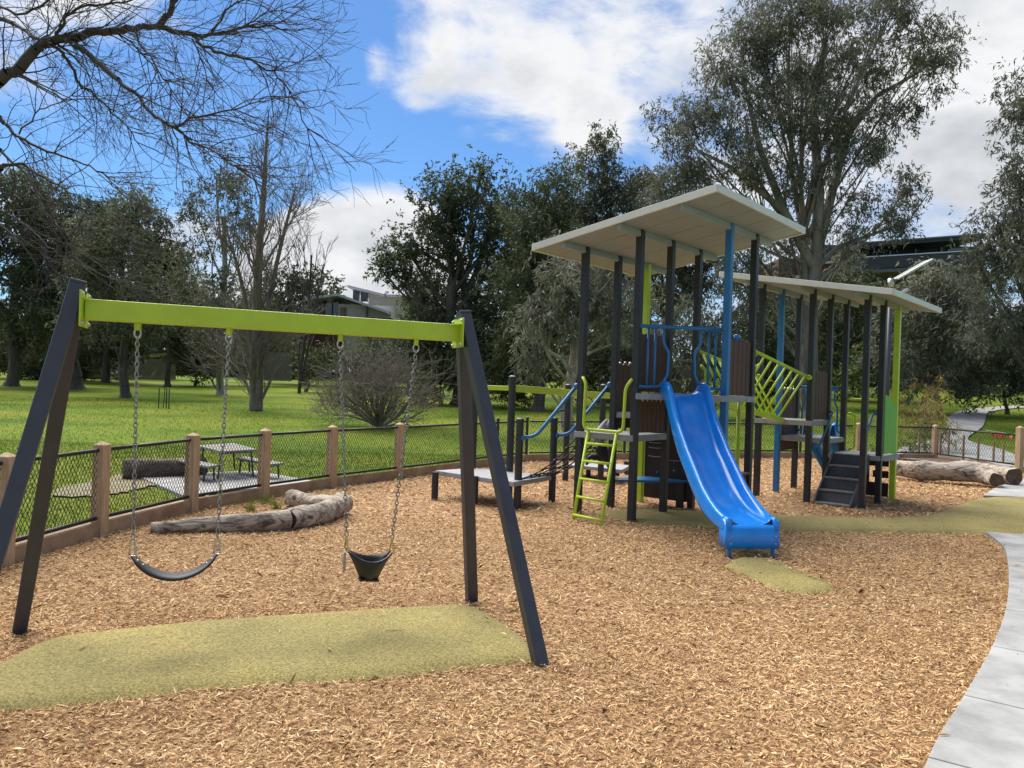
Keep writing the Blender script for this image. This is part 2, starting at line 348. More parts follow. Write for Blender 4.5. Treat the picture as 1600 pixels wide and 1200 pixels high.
def mat_pad(name, up, lo, label, hgt=0.05, skirt=0.14, nc=48):
    """a softfall mat poured with feathered edges; far and near outline as pixels from left to right"""
    us = np.linspace(max(up[0][0], lo[0][0]), min(up[-1][0], lo[-1][0]), nc); us = us[0] + (us[-1] - us[0]) * (0.5 - 0.5 * np.cos(np.pi * np.linspace(0, 1, nc)))
    vu = np.interp(us, [q[0] for q in up], [q[1] for q in up]); vl = np.interp(us, [q[0] for q in lo], [q[1] for q in lo])
    ker = np.array([.25, .5, .25])
    for _ in range(1): vu[1:-1] = np.convolve(vu, ker, 'valid'); vl[1:-1] = np.convolve(vl, ker, 'valid')
    U = [onz(a, b) for a, b in zip(us, vu)]; W = [onz(a, b) for a, b in zip(us, vl)]; out = U + W[::-1]; c = sum(out, Vector()) / len(out)
    wob = [Vector((random.gauss(0, .004), random.gauss(0, .006), 0)) for _ in range(nc)]
    P_ = np.array([(q.x, q.y) for q in out]); Q_ = np.roll(P_, -1, 0); rows = []
    for t in (0, .03, .07, .13, .22, .35, .5, .65, .78, .87, .93, .97, 1):
        row = []
        for a, b, w in zip(U, W, wob):
            q = a.lerp(b, t) + w; d = Q_ - P_; s_ = np.clip(((np.array([q.x, q.y]) - P_) * d).sum(1) / ((d * d).sum(1) + 1e-9), 0, 1)
            ds = np.sqrt((((P_ + d * s_[:, None]) - np.array([q.x, q.y])) ** 2).sum(1)).min(); k = min(1, ds / skirt); row.append((q.x, q.y, .003 + hgt * (1 - (1 - k) ** 2)))
        rows.append(row)
    tag(MB().grid(rows).build(name, OLIVE, origin=(c.x, c.y, 0), smooth=True), label, kind='structure'); return out
PAD1 = mat_pad('rubber_mat', [(-160, 1080), (-40, 1060), (15, 1034), (45, 1010), (95, 997), (300, 975), (540, 958), (735, 946), (765, 962), (800, 985), (832, 1012), (840, 1034)],
               [(-160, 1126), (-60, 1122), (60, 1110), (200, 1097), (290, 1084), (440, 1074), (600, 1063), (750, 1045), (840, 1038)], 'olive rubber mat lying under the swing frame', 0.045, 0.12)
PAD2 = mat_pad('rubber_mat', [(1131, 886), (1148, 874), (1212, 876), (1240, 890), (1298, 912), (1306, 924)], [(1131, 888), (1155, 899), (1178, 908), (1212, 924), (1262, 932), (1306, 926)], 'small olive rubber mat at the foot of the blue slide', 0.05, 0.14)
PAD3 = mat_pad('rubber_path', [(930, 802), (1000, 797), (1080, 801), (1215, 808), (1330, 812), (1420, 811), (1468, 805), (1492, 791), (1532, 778), (1600, 779.5), (1690, 781)],
               [(930, 804), (945, 808), (1000, 818), (1100, 826), (1215, 831), (1300, 833), (1400, 833), (1545, 836), (1600, 837.5), (1690, 838)], 'olive rubber path crossing from the footpath to the towers', 0.045, 0.12)

# concrete footpath, slab by slab
sp = spline(PATH_L, 8); fp = thing('footpath', None, None, (sp[0].x, sp[0].y, 0)); fp['kind'] = 'structure'; fp['label'] = 'pale concrete footpath curving along the right of the chip bed'
def nrm_at(pts, i):
    t = (pts[min(i + 1, len(pts) - 1)] - pts[max(i - 1, 0)]).normalized(); return Vector((t.y, -t.x, 0))
jt = [0, 8, 16, 24, 32, 40, 48, 56, 64, len(sp) - 1]
jt = sorted(set(jt))
for a, b in zip(jt, jt[1:]):
    left = [sp[i] + nrm_at(sp, i) * 0 for i in range(a, b + 1)]; right = [sp[i] + nrm_at(sp, i) * 2.0 for i in range(a, b + 1)]
    t0 = (left[1] - left[0]).normalized(); t1 = (left[-1] - left[-2]).normalized()
    left = [left[0] + t0 * 0.006] + left[1:-1] + [left[-1] - t1 * 0.006]; right = [right[0] + t0 * 0.006] + right[1:-1] + [right[-1] - t1 * 0.006]
    n = len(left); mbx = MB(); mbx.prism([(p.x, p.y) for p in left + right[::-1]], -0.1, 0.055)
    mbx.build('slab', CONC, fp, bevel=0.006)
mb = MB(); mb.prism([(p.x, p.y) for p in [q + nrm_at(sp, i) * 0.03 for i, q in enumerate(sp)] + [sp[i] + nrm_at(sp, i) * 1.97 for i in range(len(sp) - 1, -1, -1)]], -0.1, 0.045)
mb.build('joint_filler', mat('dark_joint', (0.06, 0.055, 0.05), 0.9), fp)
mb = MB(); mb.prism([(p.x, p.y) for p in CONC2], -0.1, 0.05)
tag(mb.build('concrete_apron', CONC, origin=(0, 0, 0)), 'concrete apron at the gate end of the rubber path', kind='structure')
# winding path beyond the fence
pl = [(1395, 716), (1410, 700), (1450, 688), (1478, 668), (1482, 652), (1500, 643), (1545, 637), (1600, 634)]
pr = [(1640, 735), (1570, 705), (1512, 688), (1535, 668), (1540, 655), (1545, 645), (1570, 640), (1610, 637)]
A = spline([ground(*p) for p in pl], 4); B = spline([ground(*p) for p in pr], 4)
mb = MB(); mb.grid([[Vector((p.x, p.y, tz(p.x, p.y) + 0.03)) for p in [a.lerp(b, t) for t in (0, 0.25, .5, .75, 1)]] for a, b in zip(A, B)])
tag(mb.build('park_path', CONC, smooth=True), 'grey concrete path winding through the lawn beyond the fence', kind='structure')
SLABT = [onz(u, v, 0.03) for u, v in ((212, 742), (400, 735), (500, 753), (285, 773))]
mb = MB(); mb.prism([(p.x, p.y) for p in SLABT], -0.1, 0.03)
tag(mb.build('picnic_slab', CONC, bevel=0.01), 'pale concrete slab under the picnic table', kind='structure')
DIRT = mat('bare_soil', (0.20, 0.13, 0.075), 0.95, col2=(0.36, 0.26, 0.165), vscale=6, bump=0.6, bscale=40)
mb = MB(); dl = []
off = [Vector((p.x, p.y, 0)) for p in FENCE_L]
for i, p in enumerate(off):
    t = (off[min(i + 1, len(off) - 1)] - off[max(i - 1, 0)]).normalized(); dl.append(p + Vector((-t.y, t.x, 0)) * (0.75 if i < 7 else 0.5))
mb.grid([[Vector((a.x, a.y, 0.012)), Vector((b.x, b.y, 0.008))] for a, b in zip(spline(off, 4), spline(dl, 4))])
tag(mb.build('soil_strip', DIRT), 'strip of bare soil outside the left fence', kind='structure')
gp = [(180, 742), (250, 738), (340, 768), (290, 772), (250, 757), (190, 770), (120, 775), (90, 765)]
gsp = spline([onz(u, v, 0.006) for u, v in gp + gp[:1]], 6)[:-1]; gsp = [q_ + Vector((random.uniform(-.08, .08), random.uniform(-.12, .12), 0)) for q_ in gsp]
mb = MB(); mb.add(gsp, [list(range(len(gsp)))[::-1]])
WORN = mat('worn_turf', (0.15, 0.14, 0.06), 0.95, col2=(0.30, 0.25, 0.16), vscale=5, bump=0.6, bscale=40)
tag(mb.build('gravel_path', WORN), 'worn gravel track leading to the picnic slab', kind='structure')

# wood chips, each a small bent splinter
HOLLOWS = [onz(272, 985), onz(578, 968), onz(1215, 905)]
def tone_field(x, y):
    t = .05 * np.sin(x * 1.7 + 1.3 * np.sin(y * .9)) * np.sin(y * 1.3 + x * .4) + .05 * np.sin(x * 4.1 + 2 * np.sin(y * 2.3)) * np.sin(y * 3.7) + .035 * np.sin(x * 9 + y * 5) * np.sin(y * 8 - x * 3)
    for h in HOLLOWS: t = t - .16 * np.exp(-((x - h.x) ** 2 + (y - h.y) ** 2) / .35)
    return t
def chips(n, x0, x1, y0, y1, lmin, lmax, zbase, keep, bent=True):
    x = rng.uniform(x0, x1, n); y = rng.uniform(y0, y1, n); k = keep(x, y); x, y = x[k], y[k]; n = len(x)
    L_ = rng.uniform(lmin, lmax, n) * (0.5 + 0.6 * rng.random(n) + 0.9 * rng.random(n) ** 4); W = L_ * rng.uniform(0.12, 0.30, n); a = rng.normal(0.2, 1.1, n)
    til = rng.normal(0, 0.28, n); rol = rng.normal(0, 0.5, n); z = zbase + rng.random(n) ** 1.5 * 0.022 + L_ * 0.5 * np.abs(np.sin(til)) * 0.6
    d = np.stack([np.cos(a) * np.cos(til), np.sin(a) * np.cos(til), np.sin(til)], -1)
    s = np.stack([-np.sin(a) * np.cos(rol), np.cos(a) * np.cos(rol), np.sin(rol)], -1)
    c = np.stack([x, y, z], -1); lift = np.zeros((n, 3)); lift[:, 2] = L_ * rng.uniform(-0.02, 0.12, n)
    hl = d * (L_ / 2)[:, None]; hw = s * (W / 2)[:, None]
    if not bent:
        v = np.stack([c - hl, c - hw, c + hl, c + hw], 1).reshape(-1, 3); return v, np.arange(n * 4).reshape(-1, 4), np.clip(rng.normal(0.51, 0.20, n) + tone_field(x, y), 0, 1)
    v = np.stack([c - hl - hw * .5, c - hl + hw * .5, c + lift - hw, c + lift + hw, c + hl - hw * .3, c + hl + hw * .3], 1).reshape(-1, 3)
    b = np.arange(n)[:, None] * 6
    f = np.concatenate([b + np.array([0, 2, 3, 1]), b + np.array([2, 4, 5, 3])], 1).reshape(-1, 4)
    t = np.clip(rng.normal(0.51, 0.20, n) + tone_field(x, y), 0, 1); return v, f, np.repeat(t, 2)
pads = [PAD1, PAD2, PAD3]; pathpoly = list(sp) + [sp[i] + nrm_at(sp, i) * 2.0 for i in range(len(sp) - 1, -1, -1)]
def shrink(poly, k): c = sum(poly, Vector()) / len(poly); return [c + (p - c) * k for p in poly]
pads_s = [shrink(PAD1, .975), shrink(PAD2, .93), shrink(PAD3, .99)]
def keep_bed(x, y):
    k = inside(poly_chip, x, y) & ~inside(pathpoly, x, y) & ~inside(CONC2, x, y)
    for p in pads_s: k &= ~inside(p, x, y)
    return k & (np.abs(x / np.maximum(y, 1)) < 0.72)
def keep_pad(x, y):
    k = np.zeros(x.shape, bool)
    for p in pads_s: k |= inside(p, x, y)
    return k
def keep_slide(x, y):
    return inside(PAD2, x, y) & (x + 0.35 * y > 5.55)
parts = [chips(205000, -4.8, 4.8, 3.0, 6.2, 0.015, 0.036, 0.004, keep_bed), chips(190000, -5, 7, 6.2, 10.5, 0.021, 0.045, 0.004, keep_bed, False),
         chips(110000, -4.6, 13, 10.5, 23, 0.04, 0.08, 0.006, keep_bed, False), chips(1500, -4, 9, 3, 12, 0.03, 0.07, 0.058, keep_pad),
         chips(900, 2.2, 3.9, 7.3, 8.9, 0.03, 0.06, 0.054, keep_slide), chips(420, 1, 6.6, 2.5, 10.5, 0.02, 0.05, 0.058, lambda x, y: inside(pathpoly, x, y) & inside(list(sp) + [sp[i] + nrm_at(sp, i) * .28 for i in range(len(sp) - 1, -1, -1)], x, y) | (inside(pathpoly, x, y) & (rng.random(x.shape) < .12)))]
lit = [chips(1300, -4.6, 6, 3.1, 9.5, 0.03, 0.075, 0.014, keep_bed)]; parts += [(v, f, t * .12) for v, f, t in lit]      # dark bark scraps and dead leaves
vs, fs, ts, o_ = [], [], [], 0
for v, f, t in parts: vs.append(v); fs.append(f + o_); ts.append(t); o_ += len(v)
CHIP = ramp_mat('wood_chip', [(0.0, (0.10, 0.042, 0.018)), (0.27, (0.35, 0.195, 0.080)), (0.55, (0.63, 0.405, 0.190)), (1.0, (0.86, 0.665, 0.40))], 0.85)
tag(np_obj('wood_chips', np.concatenate(vs), np.concatenate(fs), CHIP, col=np.concatenate(ts)), 'loose tan wood chips strewn over the softfall bed', 'wood chips', kind='stuff')

# grass blades on the nearer lawn
def blades(n, keep, h0, h1, x0, x1, y0, y1, zoff=0):
    x = rng.uniform(x0, x1, n); y = rng.uniform(y0, y1, n); k = keep(x, y); x, y = x[k], y[k]; n = len(x)
    h = rng.uniform(h0, h1, n); a = rng.uniform(0, 6.28, n); w = h * 0.16; ln = rng.normal(0, 0.35, (n, 2)) * h[:, None]
    z = terr(x, y) - 0.02 + zoff
    p0 = np.stack([x - np.cos(a) * w, y - np.sin(a) * w, z], -1); p1 = np.stack([x + np.cos(a) * w, y + np.sin(a) * w, z], -1)
    p2 = np.stack([x + ln[:, 0], y + ln[:, 1], z + h], -1)
    v = np.stack([p0, p1, p2], 1).reshape(-1, 3); return v, np.arange(n * 3).reshape(-1, 3), np.clip(rng.normal(.5, .22, n), 0, 1)
def keep_lawn(x, y):
    k = ~inside(poly_chip, x, y) & ~inside(SLABT, x, y) & (np.abs(x / y) < 0.72)
    k &= ~inside(off + dl[::-1], x, y) & ~inside([onz(u, v) for u, v in gp], x, y) & ~inside(A + B[::-1], x, y)
    return k & ~inside(CONC2, x, y)
BLADE = ramp_mat('grass_blade', [(0, (0.060, 0.115, 0.010)), (.5, (0.125, 0.180, 0.019)), (1, (0.23, 0.25, 0.05))], 0.8, 0.3)
p_ = [blades(80000, keep_lawn, .02, .05, -14, 0, 6, 20), blades(110000, keep_lawn, .025, .06, -30, 26, 16, 42)]
vs, fs, ts, o_ = [], [], [], 0
for v, f, t in p_: vs.append(v); fs.append(f + o_); ts.append(t); o_ += len(v)
tag(np_obj('grass_blades', np.concatenate(vs), np.concatenate(fs), BLADE, col=np.concatenate(ts)), 'short green grass blades of the park lawn', 'grass', kind='stuff')
# ------------------------------------------------------------------ fence
def chainlink(p0, p1, z0, z1, pitch=0.062, r=0.0034):
    """diamond wire between two posts: two families of zigzag wires as thin three sided tubes"""
    w = (p1 - p0).xy.length; h = z1 - z0; d = (p1 - p0); d.z = 0; d.normalize(); segs = []
    k = -h
    st = pitch * 1.15
    while k < w:
        for sgn in (1, -1):
            a0, b0 = k, 0.0; a1, b1 = k + h / 1.5 * 1.0, h                      # slightly upright diamonds
            lo = max(0.0, -a0 / (a1 - a0)) if a0 < 0 else 0.0
            hi = min(1.0, (w - a0) / (a1 - a0))
            if hi > lo:
                q0 = (a0 + (a1 - a0) * lo, h * lo); q1 = (a0 + (a1 - a0) * hi, h * hi)
                if sgn < 0: q0 = (w - q0[0], q0[1]); q1 = (w - q1[0], q1[1])
                segs.append((q0, q1))
        k += st
    mbx = MB(); nrm = Vector((-d.y, d.x, 0))
    for i, (q0, q1) in enumerate(segs):
        off_ = nrm * (0.003 if i % 2 else -0.003)
        mbx.tube([p0 + d * q0[0] + Vector((0, 0, z0 + q0[1])) + off_, p0 + d * q1[0] + Vector((0, 0, z0 + q1[1])) + off_], r, 3, cap=False)
    return mbx
def wood_post(parent, p, h, w=0.125, ang=0.0, name='post'):
    a = rot2((1, 0), ang); b = rot2((0, 1), ang); mbx = MB(); hw = w / 2
    lv = [(0.0, hw), (h - 0.035, hw), (h, 0.012)]; vs = []
    for z, q in lv: vs += [p + a * q * sx + b * q * sy + Vector((0, 0, z)) for sx, sy in ((-1, -1), (1, -1), (1, 1), (-1, 1))]
    fs = [[3, 2, 1, 0], [8, 9, 10, 11]]
    for l in range(2):
        for k in range(4): fs.append([l * 4 + k, l * 4 + (k + 1) % 4, l * 4 + 4 + (k + 1) % 4, l * 4 + 4 + k])
    mbx.add(vs, fs); return mbx.build(name, WOOD, parent, bevel=0.006)
def metal_post(parent, p, h, r=0.035):
    mbx = MB(); mbx.tube([p, p + Vector((0, 0, h))], r, 10); mbx.ball(p + Vector((0, 0, h)), r * 1.1, 10, 5, (1, 1, .5)); return mbx.build('post', CHAR, parent, smooth=False)
def fence_run(name, label, pts, kinds, railh=0.94, posth=1.03, kerbs=True):
    t = thing(name, label, 'fence', pts[0])
    for i, p in enumerate(pts):
        dr = (pts[min(i + 1, len(pts) - 1)] - pts[max(i - 1, 0)]); ang = math.atan2(dr.y, dr.x)
        if kinds[i] == 'w': wood_post(t, p, posth, 0.13, ang)
        elif kinds[i] == 'm': metal_post(t, p, posth)
    for a, b in zip(pts, pts[1:]):
        d = (b - a).normalized(); a2 = a + d * 0.075; b2 = b - d * 0.075
        MB().tube([a2 + Vector((0, 0, railh)), b2 + Vector((0, 0, railh))], 0.021, 8).build('top_rail', WIRE, t, smooth=True)
        MB().tube([a2 + Vector((0, 0, 0.205)), b2 + Vector((0, 0, 0.205))], 0.021, 8).build('bottom_rail', WIRE, t, smooth=True)
        chainlink(a2, b2, 0.21, railh, 0.050 if a.y < 17 else 0.075, 0.0034 if a.y < 17 else 0.0042).build('wire_mesh', WIRE, t, fix=False)
        if kerbs:
            nrm = Vector((d.y, -d.x, 0)); mbx = MB(); mbx.beam(a + nrm * 0.02 + Vector((0, 0, 0.07)), b + nrm * 0.02 + Vector((0, 0, 0.07)), 0.05, 0.19); mbx.build('edging_board', KERB, t, bevel=0.006)
    return t
fence_run('chain_link_fence', 'black chain link fence with pale square timber posts along the left side', FENCE_L, ['w'] * 8 + ['m'] * 2 + ['n'])
fence_run('chain_link_fence', 'black chain link fence closing the back of the playground behind the towers', FENCE_R[:-1], ['m', 'm', 'm', 'm', 'w', 'w'])
# short gate panel at the right end
gt = thing('gate_fence', 'chain link panel with timber gate post beside the long white log', 'fence', FENCE_R[-1])
wood_post(gt, FENCE_R[-1], 1.17, 0.14, 0.3)
a, b = FENCE_R[-2], FENCE_R[-1]; d = (b - a).normalized()
for z, nm in ((0.94, 'top_rail'), (0.2, 'bottom_rail')): MB().tube([a + d * .1 + Vector((0, 0, z)), b - d * .1 + Vector((0, 0, z))], 0.022, 8).build(nm, WIRE, gt, smooth=True)
chainlink(a + d * .1, b - d * .1, .21, .94, .085, .0034).build('wire_mesh', WIRE, gt, fix=False)
g0 = b + Vector((0.22, -0.05, 0)); MB().tube([g0, g0 + Vector((0, 0, 1.35))], 0.03, 8).build('hinge_post', CHAR, gt)
MB().beam(b + Vector((0.05, -.02, .55)), g0 + Vector((0, 0, .55)), .03, .04).build('latch', CHAR, gt)

# ------------------------------------------------------------------ swing set
RB, RF, LB = onz(737, 940), onz(845, 1040), onz(30, 990); LF = RF + (LB - RB)
sw = thing('swing_frame', 'charcoal A-frame swing stand with a thick lime green top beam', 'swing frame', (RB + RF + LB + LF) / 4)
ML, MR = (LB + LF) / 2, (RB + RF) / 2; ax = (MR - ML).normalized(); fw = (RF - RB).normalized()
zb = (at(728, 522, MR.y).z + at(125, 482, ML.y).z) / 2                                   # beam centre height
TL, TR = at(114, 482, ML.y), at(727, 522, MR.y); TL.z = TR.z = 0; ax = (TR - TL).normalized()     # the legs splay outwards, so the beam is shorter than the feet are apart
for mid, front, back, sgn in ((TL, LF, LB, -1), (TR, RF, RB, 1)):
    for foot, s_ in ((front, 1), (back, -1)):
        top = mid + fw * 0.068 * s_ + Vector((0, 0, zb))
        d = (top - foot).normalized(); end = top + d * (0.15 if s_ > 0 else 0.12); foot2 = foot - d * 0.12
        up = ax; m_ = GREYLEG if s_ > 0 else CHAR
        lg = MB().beam(foot2, end, 0.082, 0.088, up).build('leg', GREYLEG, sw, bevel=0.008)
        MB().beam(end - d * 0.004, end + d * 0.018, 0.088, 0.094, up).build('end_cap', GREYLEG, lg, bevel=0.008)
p0 = TL + Vector((0, 0, zb)) + ax * 0.06; p1 = TR + Vector((0, 0, zb)) - ax * 0.06
bm_ = MB().beam(p0, p1, 0.10, 0.122).build('top_beam', LIME, sw, bevel=0.006)
for p, s_ in ((p0, 1), (p1, -1)):
    pm = MB()
    c = p - ax * 0.003 * s_
    pm.frame_box(c, ax * 0.006, fw * 0.135, Vector((0, 0, 0.105)))
    for q in (-1, 1): pm.add([c + fw * 0.05 * q + Vector((0, 0, 0.06)), c + fw * 0.05 * q + ax * s_ * 0.13 + Vector((0, 0, 0.06)), c + fw * 0.13 * q + Vector((0, 0, 0.06))], [[0, 1, 2]])
    pm.build('mounting_plate', LIME, bm_, bevel=0.003)
    for q in (-1, 1):
        for w in (-1, 1): MB().ball(c + ax * s_ * 0.01 + fw * 0.115 * q + Vector((0, 0, .085 * w)), 0.012, 8, 5).build('bolt', STEEL, bm_)
def on_beam(u):
    best = None
    for k in range(401):
        p = p0.lerp(p1, k / 400); q = p.copy(); x = CR * (q.x / q.y) + SR * ((q.z - H) / q.y)
        if best is None or abs(800 + F * x - u) < best[0]: best = (abs(800 + F * x - u), p)
    return best[1]
def chain(pts_a, pts_b, name, parent):
    mbx = MB(); d = pts_b - pts_a; n = int(d.length / 0.030); dn = d.normalized(); s1 = dn.cross(Vector((0, 1, 0))).normalized(); s2 = dn.cross(s1)
    for i in range(n):
        c = pts_a + d * ((i + .5) / n); sd = s1 if i % 2 else s2; ring = []
        for k in range(8):
            a = 2 * math.pi * k / 8; ring.append(c + dn * 0.020 * math.cos(a) + sd * 0.0115 * math.sin(a))
        for k in range(8): mbx.tube([ring[k], ring[(k + 1) % 8]], 0.0038, 4, cap=False)
    return mbx.build(name, CHAIN, parent, fix=False)
def hanger(p, parent):
    q = p - Vector((0, 0, 0.061)); hg = MB().box(q - Vector((0, 0, .02)), .03, .045, .05).build('hanger', LIME, parent, bevel=.006)
    pts = [q + Vector((0, 0, -.035)) + Vector((.02 * math.cos(a), 0, -.028 - .03 * math.sin(a))) for a in [2 * math.pi * k / 10 for k in range(11)]]
    MB().tube(pts, .006, 6).build('shackle', STEEL, hg, smooth=True); return q - Vector((0, 0, .085))
# belt swing
h1, h2 = on_beam(216), on_beam(358); s1p = at(207, 868, h1.y); s2p = at(339, 865, h2.y)
t = thing('belt_swing', 'black strap swing seat hanging on two steel chains, nearest the left legs', 'swing', ((s1p + s2p) / 2).xy.to_3d())
for hp, spt in ((h1, s1p), (h2, s2p)):
    q = hanger(hp, t); e = spt + Vector((0, 0, .10)); chain(q, e, 'chain', t)
    MB().tube([e + Vector((-.012, 0, 0)), spt + Vector((-.02, 0, 0)), spt + Vector((.02, 0, 0)), e + Vector((.012, 0, 0))], .006, 6).build('hanger_link', STEEL, t)
low = at(266, 901, (h1.y + h2.y) / 2); rows = []
for k in range(17):
    f = k / 16; c = s1p.lerp(s2p, f); sag = 1 - (2 * f - 1) ** 2; sag = sag ** 0.8; c.z = s1p.z * (1 - f) + s2p.z * f - sag * ((s1p.z + s2p.z) / 2 - low.z)
    wd = 0.035 + 0.05 * min(1, sag * 1.6); rows.append([c + fw * wd * j for j in (-1, 0, 1)])
st_ = MB().grid(rows).build('seat', RUBBER, t, solid=0.014, smooth=True)
for c in (rows[1][1], rows[2][1], rows[-2][1], rows[-3][1]): MB().ball(c + Vector((0, 0, .01)), .009, 8, 5).build('rivet', STEEL, st_)
# toddler swing
h1, h2 = on_beam(533), on_beam(651); s1p = at(541, 858, h1.y); s2p = at(612, 862, h2.y); cyl = (s1p + s2p) / 2
t = thing('toddler_swing', 'black half bucket toddler swing with leg holes hanging on steel chains', 'swing', cyl.xy.to_3d())
for hp, spt, sg in ((h1, s1p, 1), (h2, s2p, -1)):
    q = hanger(hp, t); e = spt + Vector((0, 0, .09)); chain(q, e, 'chain', t)
    for w in (-1, 1): MB().tube([e, spt + fw * 0.075 * w], .006, 6).build('hanger_link', mat('brass_link', (.5, .38, .12), .4, .8) if 'brass_link' not in MAT else MAT['brass_link'], t)
wid = (s2p - s1p); wl = wid.length; wd = wid.normalized(); zt = (s1p.z + s2p.z) / 2; bottom = at(572, 905, cyl.y).z; hgt = zt - bottom
for side, nm in ((1, 'front_panel'), (-1, 'back_panel')):
    rows = []
    for k in range(13):
        f = -1 + 2 * k / 12; top = zt - (1 - f * f) * 0.055; col = []
        for j in range(6):
            g_ = j / 5; half = wl / 2 * (1 - 0.66 * g_ ** 0.75); z = top * (1 - g_) + bottom * g_
            bulge = 0.115 * (1 - 0.75 * f * f) * (1 - 0.85 * g_ ** 2) + 0.005
            if side < 0: bulge *= 0.9
            col.append(Vector((cyl.x, cyl.y, 0)) + wd * half * f + fw * side * bulge + Vector((0, 0, z)))
        rows.append(col)
    MB().grid(rows).build(nm, RUBBER, t, solid=0.012, smooth=True)
MB().grid([[Vector((cyl.x, cyl.y, bottom)) + wd * x * wl * .21 + fw * y * .04 for y in (-1, 0, 1)] for x in (-1, 0, 1)]).build('seat_base', RUBBER, t, solid=.014)
MB().beam(s1p + wd * -.01 + Vector((0, 0, -.02)), s1p + wd * -.012 + Vector((0, 0, -.15)), .012, .03).build('strap', mat('grey_strap', (.35, .35, .34), .7), t)

# ------------------------------------------------------------------ the two play towers
class Tower:
    def __init__(s, O, ang, sp_, h, slp):
        a = math.radians(ang); s.O = Vector((O[0], O[1], 0)); s.u = Vector((math.cos(a), math.sin(a), 0)); s.v = Vector((math.sin(a), -math.cos(a), 0)); s.s = sp_; s.h = h; s.sl = slp
    def p(s, i, j, z=0.0): return s.O + (s.v * i + s.u * j) * s.s + Vector((0, 0, z))
    def roof(s, i, dz=0.0): return s.h + s.sl * i + dz
K = 1.8 / 1.7
T1 = Tower((.93 * K, 10.694 * K), 51.0, .829 * K, 3.558 * K, .147 * K); T2 = Tower((4.042 * K, 13.052 * K), 50.0, .821 * K, 3.475 * K, -.129 * K)
PW = 0.094
def post(T, par, i, j, m, z1=None):
    z = T.roof(i) if z1 is None else z1
    return MB().beam(T.p(i, j, -0.15), T.p(i, j, z), PW, PW, T.u).build('post', m, par, bevel=0.008)
def roof(T, par, i0, i1, j0, j1, n):
    """insulated roof sheet in panels, with rafters under it and a folded edge trim"""
    rt = MB()
    q = lambda i, j, dz: T.p(i, j, T.roof(i, dz))
    fr = thing('dummy', 'x', 'x') if False else None
    base = MB().add([q(i0, j0, .015), q(i1, j0, .015), q(i1, j1, .015), q(i0, j1, .015), q(i0, j0, .06), q(i1, j0, .06), q(i1, j1, .06), q(i0, j1, .06)],
                    [[3, 2, 1, 0], [4, 5, 6, 7], [0, 1, 5, 4], [1, 2, 6, 5], [2, 3, 7, 6], [3, 0, 4, 7]]).build('roof', ROOFW, par)
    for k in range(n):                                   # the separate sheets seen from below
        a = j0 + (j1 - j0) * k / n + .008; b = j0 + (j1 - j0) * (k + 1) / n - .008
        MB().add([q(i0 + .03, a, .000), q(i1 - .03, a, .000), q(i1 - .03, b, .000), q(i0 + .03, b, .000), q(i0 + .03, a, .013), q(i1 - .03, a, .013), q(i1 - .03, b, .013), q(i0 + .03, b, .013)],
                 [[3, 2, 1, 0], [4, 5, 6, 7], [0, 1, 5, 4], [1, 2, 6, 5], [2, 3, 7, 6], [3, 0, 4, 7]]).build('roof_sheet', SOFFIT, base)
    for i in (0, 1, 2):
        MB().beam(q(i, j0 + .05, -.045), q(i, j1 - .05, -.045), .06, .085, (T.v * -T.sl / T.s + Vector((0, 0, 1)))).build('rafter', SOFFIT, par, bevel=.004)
    for (a, b) in (((i0, j0), (i1, j0)), ((i1, j0), (i1, j1)), ((i1, j1), (i0, j1)), ((i0, j1), (i0, j0))):
        MB().beam(q(*a, .028), q(*b, .028), .03, .09).build('edge_trim', ROOFW, base, bevel=.004)
    return base
def planks(T, par, a, b, z0, z1, n, m=BROWN, knobs=False, inset=0.075, gap=0.012, name='plank_panel', thick=0.03, round_top=True):
    """a wall of upright planks between two grid points"""
    A, B = T.p(*a), T.p(*b); d = (B - A).normalized(); A = A + d * inset; B = B - d * inset; L_ = (B - A).length; w = L_ / n
    nr = Vector((-d.y, d.x, 0)); pn = MB().beam(A + nr * .03 + Vector((0, 0, z0 + .12)), B + nr * .03 + Vector((0, 0, z0 + .12)), .02, .05).beam(A + nr * .03 + Vector((0, 0, z1 - .14)), B + nr * .03 + Vector((0, 0, z1 - .14)), .02, .05).build(name, DARKB, par)
    for k in range(n):
        c = A + d * (k + .5) * w; hw = w / 2 - gap / 2; zt_ = z1 - (.012 if k in (0, n - 1) else 0)
        prof = [(-hw, z0), (hw, z0), (hw, zt_ - .03), (hw * .6, zt_), (-hw * .6, zt_), (-hw, zt_ - .03)]
        vs = [c + d * x + nr * y + Vector((0, 0, z)) for y in (-thick / 2, thick / 2) for x, z in prof]
        MB().add(vs, [[0, 1, 2, 3, 4, 5], [11, 10, 9, 8, 7, 6]] + [[i, (i + 1) % 6, 6 + (i + 1) % 6, 6 + i] for i in range(6)]).build('plank', m, pn, bevel=.004)
        if knobs: MB().ball(c + Vector((0, 0, zt_ + .01)), .022, 8, 5).build('knob', STEEL, pn)
    return pn
def deck(T, par, ij, z, th=0.085):
    return MB().prism([T.p(*q)[:2] for q in ij], z - th, z).build('deck', DECK, par, bevel=.008)

